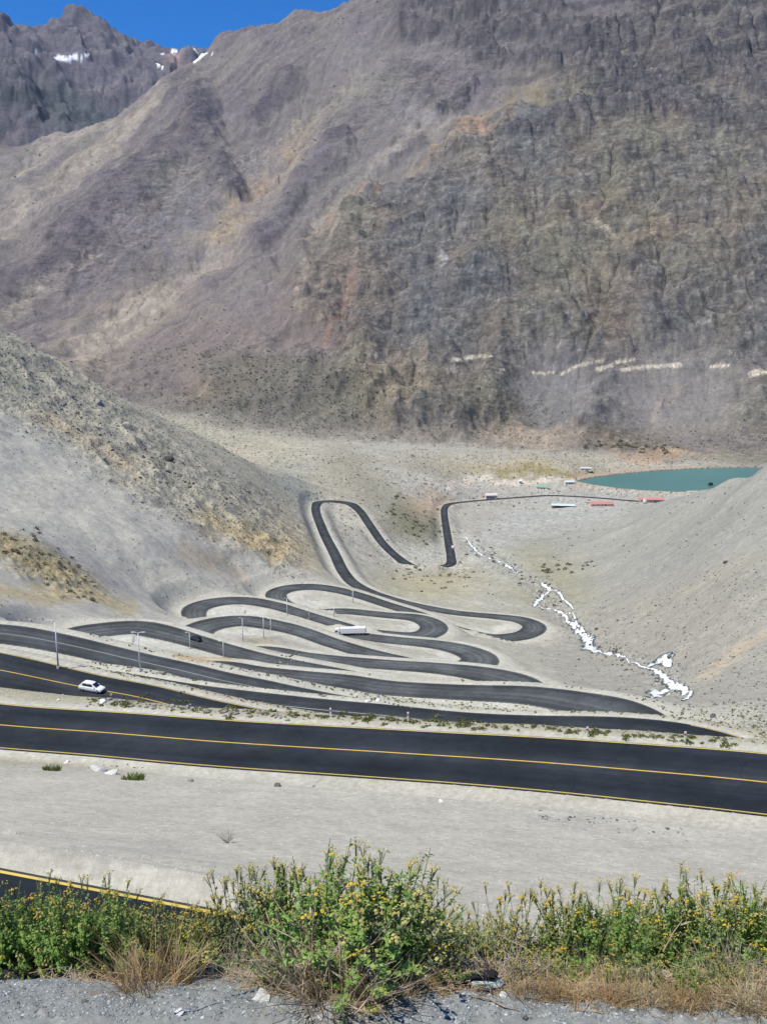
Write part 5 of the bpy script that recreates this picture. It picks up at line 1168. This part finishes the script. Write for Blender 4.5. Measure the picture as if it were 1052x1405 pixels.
def flower_plant(nst, h, r0, tilt, nleaf, leafL, leafW, leaf, fl, fld, nflor, label):
    root = empty('flowering_plant'); S = MB(); LV, LF, FV, FF, DV, DF = [], [], [], [], [], []
    for i in range(nst):
        L = h*(pr.uniform(.55, 1.0) if i > 2 else 1.0); c = stem_curve(r0, tilt, L); S.tube(c, np.linspace(.0035, .0016, len(c)), 4, False)
        seg_ = np.diff(c, axis=0)
        for j in range(nleaf):
            t = pr.uniform(.08, .93); q = t*(len(c)-1); k_ = int(q); p = c[k_] + (q-k_)*seg_[k_]; ax = unit(seg_[k_]); o = unit(np.cross(ax, pr.normal(size=3)))
            d = unit(o + ax*pr.uniform(.2, .9)); up = unit(ax - d*ax.dot(d)); s_ = pr.uniform(.6, 1.2)*(1.15 - .5*t)
            add_leaf(LV, LF, p, d, up, leafL*s_, leafW*s_)
            if pr.rand() < .55:                    # side lobes: the leaves are cut into segments
                for sg in (-1, 1):
                    sd_ = unit(d + sg*np.cross(d, up)*1.1); add_leaf(LV, LF, p + d*leafL*s_*.35, sd_, up, leafL*s_*.45, leafW*s_*.6)
        r = pr.rand()
        if r < fl + fld:
            tgtV, tgtF = (FV, FF) if r < fl else (DV, DF)
            for j in range(nflor):
                dv = unit(pr.normal(size=3)*np.array([1, 1, .35]) + np.array([0, 0, .8])); e = c[-1] + dv*pr.uniform(.012, .042); S.tube([c[-2], c[-1]*.5 + e*.5 - [0,0,.006], e], [.0012,.001,.0008], 3, False)
                nrm = unit(dv + np.array([0, 0, .7])); a_ = unit(np.cross(nrm, pr.normal(size=3))); b_ = np.cross(nrm, a_); R_ = pr.uniform(.005, .0095); n = len(tgtV)
                tgtV += [e + nrm*.003] + [e + (a_*math.cos(q) + b_*math.sin(q))*R_*(1 if z % 2 else .72) for z, q in enumerate(np.linspace(0, 6.283, 11)[:-1])]
                tgtF += [[n, n+1+z, n+1+(z+1) % 10] for z in range(10)]
    S.build('stem', STM, root); MB().add(LV, LF).build('foliage', LM[leaf], root)
    if FV: MB().add(FV, FF).build('blossom', FL, root)
    if DV: MB().add(DV, DF).build('faded_blossom', FLD, root)
    return root
def tuft(name, n, h, r0, tilt, w, mat, curl=.5):
    root = empty(name); V_, F_ = [], []
    for i in range(n):
        L = h*pr.uniform(.45, 1.05); c = stem_curve(r0, tilt, L, 5); s = unit(pr.normal(size=3)*np.array([1,1,.1])); k0 = len(V_)
        for j, p in enumerate(c):
            ww = w*(1 - j/5.2); q = p - np.array([0, 0, curl*L*(j/5)**2*.35]); V_ += [q - s*ww, q + s*ww]
        for j in range(5): F_.append([k0+2*j, k0+2*j+1, k0+2*j+3, k0+2*j+2])
    MB().add(V_, F_).build('blades', mat, root); return root
def twigs(name, n, h, r0, tilt, mat, rad=.003):
    root = empty(name); m = MB()
    for i in range(n):
        L = h*pr.uniform(.5, 1.0); c = stem_curve(r0, tilt, L, 6); m.tube(c, np.linspace(rad, rad*.35, len(c)), 4, False)
        for j in range(3):
            k_ = pr.randint(2, 6); d = unit(c[k_]-c[k_-1] + pr.normal(size=3)*.6); m.tube([c[k_], c[k_] + d*L*.14, c[k_] + d*L*.26 + [0,0,.01]], [rad*.6, rad*.4, rad*.25], 3, False)
    m.build('twigs', mat, root); return root
PR = {'A': flower_plant(58, .50, .10, .62, 34, .046, .0105, 'lush', .14, .34, 9, ''), 'E': flower_plant(54, .50, .11, .70, 36, .043, .0100, 'lush', .12, .32, 8, ''),
      'B': flower_plant(46, .50, .09, .62, 28, .040, .0080, 'yellowing', .20, .50, 10, ''), 'D': flower_plant(40, .50, .09, .62, 24, .038, .0075, 'dull', .12, .60, 10, ''),
      'C': flower_plant(48, .50, .09, .58, 30, .042, .0090, 'yellowing', .44, .32, 13, ''), 'S': flower_plant(7, .50, .03, .16, 16, .034, .007, 'yellowing', .45, .5, 12, ''),
      'g': tuft('dry_grass', 260, .40, .08, .60, .0019, DRY), 'r': tuft('dry_grass', 240, .40, .09, .75, .0019, RUST, .8), 't': twigs('dry_twigs', 60, .40, .08, .75, TWG), 'y': tuft('dry_grass', 160, .40, .05, .36, .0018, DRY, .3)}
used_ = set()
def plant(kind, u, vb, vt, label, cat, group=None, wide=1.0, y0=2.0):
    p = ground(u, vb, y0); hgt = at_y(u, vt, p[1])[2] - p[2]
    o = PR[kind] if kind not in used_ else dup(PR[kind]); used_.add(kind)
    s = hgt/(.525 if kind in 'ABCDES' else .36); w_ = wide*(.55*s + .45*min(s, 1.0)); o.location = (p[0], p[1], p[2] - .012); o.scale = (w_*1.12, w_*1.12, s); o.rotation_euler = (0, 0, pr.uniform(0, 6.28)); tag(o, label, cat, group); return o
GF = 'yellow flowering plants along the gravel edge'
for kd, u, vb, vt, lb in [('A',12,1316,1212,'bushy green plant cut by the left edge of the picture'),('E',58,1322,1208,'lush green flowering plant in the left clump, below the start of the yellow road line'),('A',103,1327,1204,'lush green flowering plant in the left clump with the darkest base'),('E',146,1322,1206,'green flowering plant at the right end of the left clump, beside the straw tuft'),
   ('B',190,1312,1224,'thin yellowing plant behind the straw coloured grass tuft'),('B',246,1306,1236,'low yellowing plant right of the straw tuft, under the end of the yellow road line'),('C',290,1312,1232,'low plant with bright yellow blossom at the left foot of the big middle clump'),
   ('D',322,1322,1188,'sparse plant with faded heads at the left edge of the big middle clump'),('D',362,1330,1190,'dull plant with brown heads in the left half of the big middle clump'),('A',398,1328,1180,'green plant with ochre heads in the big middle clump, just left of its tallest stem'),('A',438,1326,1152,'tallest plant of all, rising at the middle of the big clump'),
   ('E',474,1328,1184,'green plant just right of the tallest stem in the big middle clump'),('A',514,1328,1182,'bright green plant with yellow heads in the right half of the big middle clump'),('D',552,1322,1184,'plant with many brown heads at the right shoulder of the big middle clump'),('B',584,1318,1214,'yellowing plant at the right edge of the big middle clump'),
   ('B',618,1312,1252,'low yellowing plant just right of the big middle clump'),('B',652,1310,1246,'low yellow green plant above the pale blue slab'),('C',690,1312,1250,'low plant with yellow blossom right of the pale blue slab'),('S',685,1308,1214,'thin tall stalk with a yellow head, left one of two between the clumps'),('S',718,1308,1212,'thin tall stalk with a yellow head, right one of two between the clumps'),
   ('B',728,1312,1252,'yellow green plant at the left foot of the right clump'),('C',766,1314,1216,'plant with a bright yellow head at the left end of the right clump'),('A',802,1318,1236,'green plant in the right clump above the dark twigs'),('E',838,1318,1216,'deep green plant in the left half of the right clump'),('C',872,1320,1214,'yellow headed plant in the middle of the right clump'),
   ('A',908,1322,1236,'deep green plant in the low middle of the right clump'),('E',942,1322,1202,'tall green plant in the right clump, crossed by a pale dry stalk'),('C',978,1320,1210,'plant with broad yellow heads near the right edge of the picture'),('A',1014,1320,1206,'tall green plant second from the right edge of the picture'),('E',1048,1318,1204,'green plant cut by the right edge of the picture')]:
    plant(kd, u, vb, vt, lb, 'flowering plant', GF, 1.25 if u > 780 or kd == 'B' else 1.05)
for kd, u, vb, vt, lb in [('D',612,1338,1292,'small dull plant low on the gravel edge between the middle clump and the slab'),('B',706,1346,1300,'small yellow green plant low on the gravel edge right of the slab'),('D',748,1350,1306,'small dull plant among the rusty grass left of the dark twigs'),('A',792,1352,1308,'small green plant among the rusty grass below the dark twigs'),('B',846,1354,1306,'small yellowing plant among the rusty grass under the left half of the right clump'),
   ('D',896,1356,1310,'small dull plant in the straw mat under the middle of the right clump'),('A',948,1358,1312,'small green plant in the rusty grass under the pale stalk'),('B',1002,1356,1306,'small yellowing plant in the rusty grass near the right edge of the picture'),('D',372,1350,1300,'small dull plant at the left foot of the big clump'),('A',490,1356,1296,'small green plant at the foot of the big clump, in front of the tallest plant'),('D',548,1348,1296,'small dull plant at the right foot of the big clump'),('B',128,1338,1290,'small yellowing plant in front of the left clump, beside the straw')]:
    plant(kd, u, vb, vt, lb, 'flowering plant', GF)
GG = 'dry grass along the gravel edge'
for kd, u, vb, vt, lb, wd in [('r',204,1356,1262,'big rusty straw tuft standing forward on the gravel at the left',1.3),('g',172,1348,1288,'smaller straw tuft left of the big rusty one',1.2),('y',246,1350,1268,'straw tuft leaning right of the big rusty one',1.2),
   ('g',455,1376,1282,'broad dry tuft at the foot of the big middle clump',1.6),('g',402,1354,1286,'dry tuft at the left foot of the big middle clump',1.2),('g',520,1368,1300,'dry tuft at the right foot of the big middle clump',1.5),('r',585,1352,1308,'low rusty tuft between the middle clump and the pale blue slab',1.3),
   ('r',725,1368,1326,'low rusty grass just right of the pale blue slab',1.5),('r',775,1374,1332,'low rusty grass left of the dark twigs',1.5),('r',830,1378,1336,'rusty grass mat under the left half of the right clump',1.6),('g',880,1378,1330,'straw mat under the middle of the right clump',1.6),('r',930,1380,1336,'rusty grass mat under the tall plant with the pale stalk',1.6),
   ('r',985,1382,1332,'rusty grass mat near the right edge of the picture',1.6),('g',1035,1382,1328,'straw mat cut by the right edge of the picture',1.6),('r',40,1338,1306,'low rusty grass under the left clump, nearest the picture edge',1.7),('r',92,1342,1312,'low rusty grass under the right half of the left clump',1.5)]:
    plant(kd, u, vb, vt, lb, 'dry grass', GG, wd)
for u, vb, vt, lb, wd in [(455,1358,1262,'pale dry twigs fanning out in the middle of the big clump',1.4),(330,1340,1290,'dark dead twigs on the gravel left of the big clump',1.2),(808,1340,1282,'dark brown dead twigs at the left foot of the right clump',1.2),(690,1350,1290,'pale dead twigs right of the pale blue slab',1.3),(540,1356,1306,'grey dead twigs at the right foot of the big clump',1.4),(1000,1350,1290,'dead twigs low in the right clump by the picture edge',1.2)]:
    plant('t', u, vb, vt, lb, 'dead twigs', 'dead twigs among the plants', wd)
def stalk(u0, v0, u1, v1, y, label, r=.0028):
    a, b = at_y(u0, v0, y), at_y(u1, v1, y + .1); root = empty('dry_stalk', tuple(a)); tag(root, label, 'stalk', 'pale dry stalks'); d = b - a
    m = MB(); m.tube([(0,0,0), tuple(d*.5 + [0,0,.012]), tuple(d)], [r, r*.8, r*.5], 6, True); m.build('stem', DRY, root, True)
    V_, F_ = [], []
    for t in (.8,): add_leaf(V_, F_, d*t, unit(d + pr.normal(size=3)*.3), np.array([0,-.5,.8]), .07, .004)
    MB().add(V_, F_).build('dry_leaf', DRY, root)
for s in [(1006,1306,930,1204,3.1,'long pale stalk slanting up to the left across the right clump'),(909,1306,936,1262,3.05,'short pale stalk leaning right in the low middle of the right clump'),(1010,1262,1000,1196,3.2,'pale upright stalk near the right edge of the picture'),(470,1318,566,1272,3.1,'pale stalk slanting to the right across the big middle clump'),(455,1322,352,1262,3.1,'pale stalk slanting to the left across the big middle clump'),
   (748,1322,690,1286,3.05,'pale stalk slanting left beside the dark brown twigs'),(216,1362,300,1286,3.0,'greenish straw stalk leaning right out of the rusty tuft')]: stalk(*s)
# lying sticks
def stick(u0, v0, u1, v1, label, r=.0045):
    a, b = ground(u0, v0), ground(u1, v1); root = empty('fallen_stick', (a[0], a[1], a[2]+r*.6)); tag(root, label, 'stick', 'dry sticks on the gravel'); d = b - a; n = np.array([-d[1], d[0], 0])*.06
    m = MB(); m.tube([(0,0,0), tuple(d*.35+n+[0,0,.004]), tuple(d*.7-n*.4+[0,0,.003]), tuple(d)], [r, r*.9, r*.75, r*.4], 6); m.build('wood', TWG, root, True)
    m = MB(); m.tube([tuple(d*.4+n), tuple(d*.55+n*2.5+[0,0,.012])], [r*.5, r*.25], 5); m.build('side_twig', TWG, root, True)
for s in [(20,1318,70,1338,'dry stick lying under the left clump'),(500,1386,590,1362,'long dry stick on the gravel below the middle clump'),(645,1368,712,1388,'dry stick on the gravel below the pale blue slab'),(460,1392,505,1376,'short dry stick on the gravel in the middle')]: stick(*s)
# scraps and pale stones on the shoulder
p = ground(662, 1352); sl_ = empty('broken_slab', (p[0], p[1], p[2]), .15); tag(sl_, 'pale blue broken slab lying at the edge of the gravel', 'slab')
m = MB(); m.rock((0,0,.014), .075, 2, 5, (1.15,.7,.36), .15); m.build('stone', simple('pale_blue_stone', (.42,.52,.54), .85, .2, 40), sl_)
p2 = p + np.array([-.018, -.006, .036]); rb_ = empty('rubber_scrap', tuple(p2), .12); tag(rb_, 'black strip of rubber lying on the pale blue slab', 'scrap')
m = MB(); m.loft([[(x, -w_, z_), (x, -w_*.5, z_+.016), (x, w_*.6, z_+.014), (x, w_, z_+.001)] for x, w_, z_ in ((-.085,.012,-.014),(-.06,.024,-.004),(-.02,.017,.003),(.02,.022,.004),(.055,.024,.004),(.07,.012,.003))]); m.build('strip', P_['rubber'], rb_, True)
for u, v, s, mt, lb in ((641,1326,15,'white','rounded white stone above the pale blue slab'),(246,1390,15,'pale','flat pale stone lowest on the gravel at the left'),(358,1370,28,'pale','pale stone on the gravel left of the middle clump'),(277,1338,15,'white','white stone beside the straw tufts at the left'),(868,1362,13,'white','white chip in the rusty grass at the right'),(690,1366,12,'white','white chip right of the pale blue slab'),
   (372,1380,13,'pale','small pale stone just below the larger one, left of the middle clump'),(118,1376,14,'dark','dark stone on the gravel at the left'),(60,1392,18,'grey','grey stone near the lower left corner'),(440,1396,14,'pale','pale stone on the gravel under the middle clump'),(300,1342,22,'dark','dark reddish stone left of the dead twigs'),(560,1390,12,'dark','dark stone on the bare gravel in the middle'),(900,1392,16,'grey','grey stone on the gravel below the right clump'),(720,1396,13,'dark','dark stone at the bottom edge, right of the middle')):
    m = MB(); m.rock((0,0,.10), 1.0, 2, int(u)+9, (1.25,.85,.38), .3); o = m.build('tmp', RM[mt]); d_ = o.data; bpy.data.objects.remove(o); o = boulder(u, v, s, lb, 'stones on the gravel shoulder', data=d_); o.name = 'stone'
k = NT('gravel'); p = k.pos(); ge = k.n('ShaderNodeNewGeometry'); c = k.ramp(ge.outputs['Random Per Island'], [(0,(.12,.13,.135)),(.5,(.23,.25,.255)),(.85,(.34,.36,.36)),(1,(.5,.52,.51))]); k.l(c, k.b.inputs['Base Color']); k.b.inputs['Roughness'].default_value = .95
w_g = shl*1.0 + lip*.3
pts = on_grid(w_g, 9000, 41); sz = np.clip(np.abs(rng.normal(0, .0026, 9000)) + .0016, .0014, .013)
scatter('gravel', k.m, pts, sz, rockbase, 10)
# matted dead stalks and litter at the feet of the plants
def litter(i):
    r_ = np.random.RandomState(1200+i); a = r_.normal(size=(14, 3))*np.array([1,1,.35]); d = unit(r_.normal(size=(14, 3))*np.array([1,1,.25])); s = unit(np.cross(d, [0,0,1]))*.03; c = a*.6; c[:, 2] = np.abs(c[:, 2])*.7
    return np.stack([c-d*.8-s, c-d*.8+s, c+d*.8+s*.5, c+d*.8-s*.5], 1).reshape(-1, 3), np.arange(56).reshape(14, 4)
vl = np.interp(U, [0,120,260,330,420,520,620,720,860,1052], [1330,1336,1330,1340,1362,1362,1345,1360,1372,1378])
w_l = (sst(16, -4, V - vl))*sst(1285, 1310, V)*(DG < 12)*cl(.6 + n1, .1, 1)
for nm, mt, n_, sd_ in (('plant_litter', RUST, 700, 51), ('plant_litter', TWG, 900, 52), ('plant_litter', DRY, 600, 53)):
    pts = on_grid(w_l, n_, sd_); scatter(nm, mt, pts, rng.uniform(.02, .06, n_), litter, 10)
# ---------------------------------------------------------------- daylight
SUN = Vector((-.42, -.20, .88)).normalized()
el = math.asin(SUN.z); az = math.atan2(SUN.x, SUN.y)
w = bpy.data.worlds.new('World'); scene.world = w; w.use_nodes = True
nt = w.node_tree; nt.nodes.clear()
wo = nt.nodes.new('ShaderNodeOutputWorld'); bg = nt.nodes.new('ShaderNodeBackground'); sk = nt.nodes.new('ShaderNodeTexSky')
sk.sky_type = 'NISHITA'; sk.sun_disc = False; sk.sun_elevation = el; sk.sun_rotation = az
sk.altitude = 3600; sk.air_density = 1.0; sk.dust_density = 0.0; sk.ozone_density = 6.0
bg.inputs[1].default_value = .10
hs = nt.nodes.new('ShaderNodeHueSaturation'); hs.inputs['Hue'].default_value = .507; hs.inputs['Saturation'].default_value = 1.45; hs.inputs['Value'].default_value = 1.15
nt.links.new(sk.outputs[0], hs.inputs['Color']); nt.links.new(hs.outputs[0], bg.inputs[0]); nt.links.new(bg.outputs[0], wo.inputs[0])
sd = bpy.data.lights.new('sun', 'SUN'); sd.energy = 4.0; sd.angle = math.radians(.5); sd.color = (1, .965, .87)
so = bpy.data.objects.new('sun', sd); COL.objects.link(so); so.rotation_euler = SUN.to_track_quat('Z', 'Y').to_euler(); so.location = (-300, 0, 900)
scene.view_settings.view_transform = 'Standard'; scene.view_settings.look = 'None'; scene.view_settings.gamma = 1; scene.view_settings.exposure = .47
scene.render.engine = 'CYCLES'
scene.cycles.max_bounces = 6; scene.cycles.diffuse_bounces = 2; scene.cycles.volume_bounces = 0

# the air of the valley
zmin, zmax = float(Z.min()) - 1.0, float(Z.max()) + 25.0
hx, hy0, hy1 = 4900.0, -60.0, 6150.0
hv = [(x, y, z) for x in (-hx, hx) for y in (hy0, hy1) for z in (zmin, zmax)]
hme = mesh_from('haze', hv, np.array([0,1,3,2, 4,6,7,5, 0,4,5,1, 2,3,7,6, 0,2,6,4, 1,5,7,3]), [4]*6, False)
hm = bpy.data.materials.new('haze'); hm.use_nodes = True; ht = hm.node_tree; ht.nodes.clear()
ho = ht.nodes.new('ShaderNodeOutputMaterial'); hp = ht.nodes.new('ShaderNodeVolumePrincipled'); ht.links.new(hp.outputs[0], ho.inputs['Volume'])
hp.inputs['Color'].default_value = (.72, .82, 1, 1); hp.inputs['Density'].default_value = .000022; hp.inputs['Anisotropy'].default_value = .1
hz = link('haze', hme, None, hm); hz['kind'] = 'stuff'
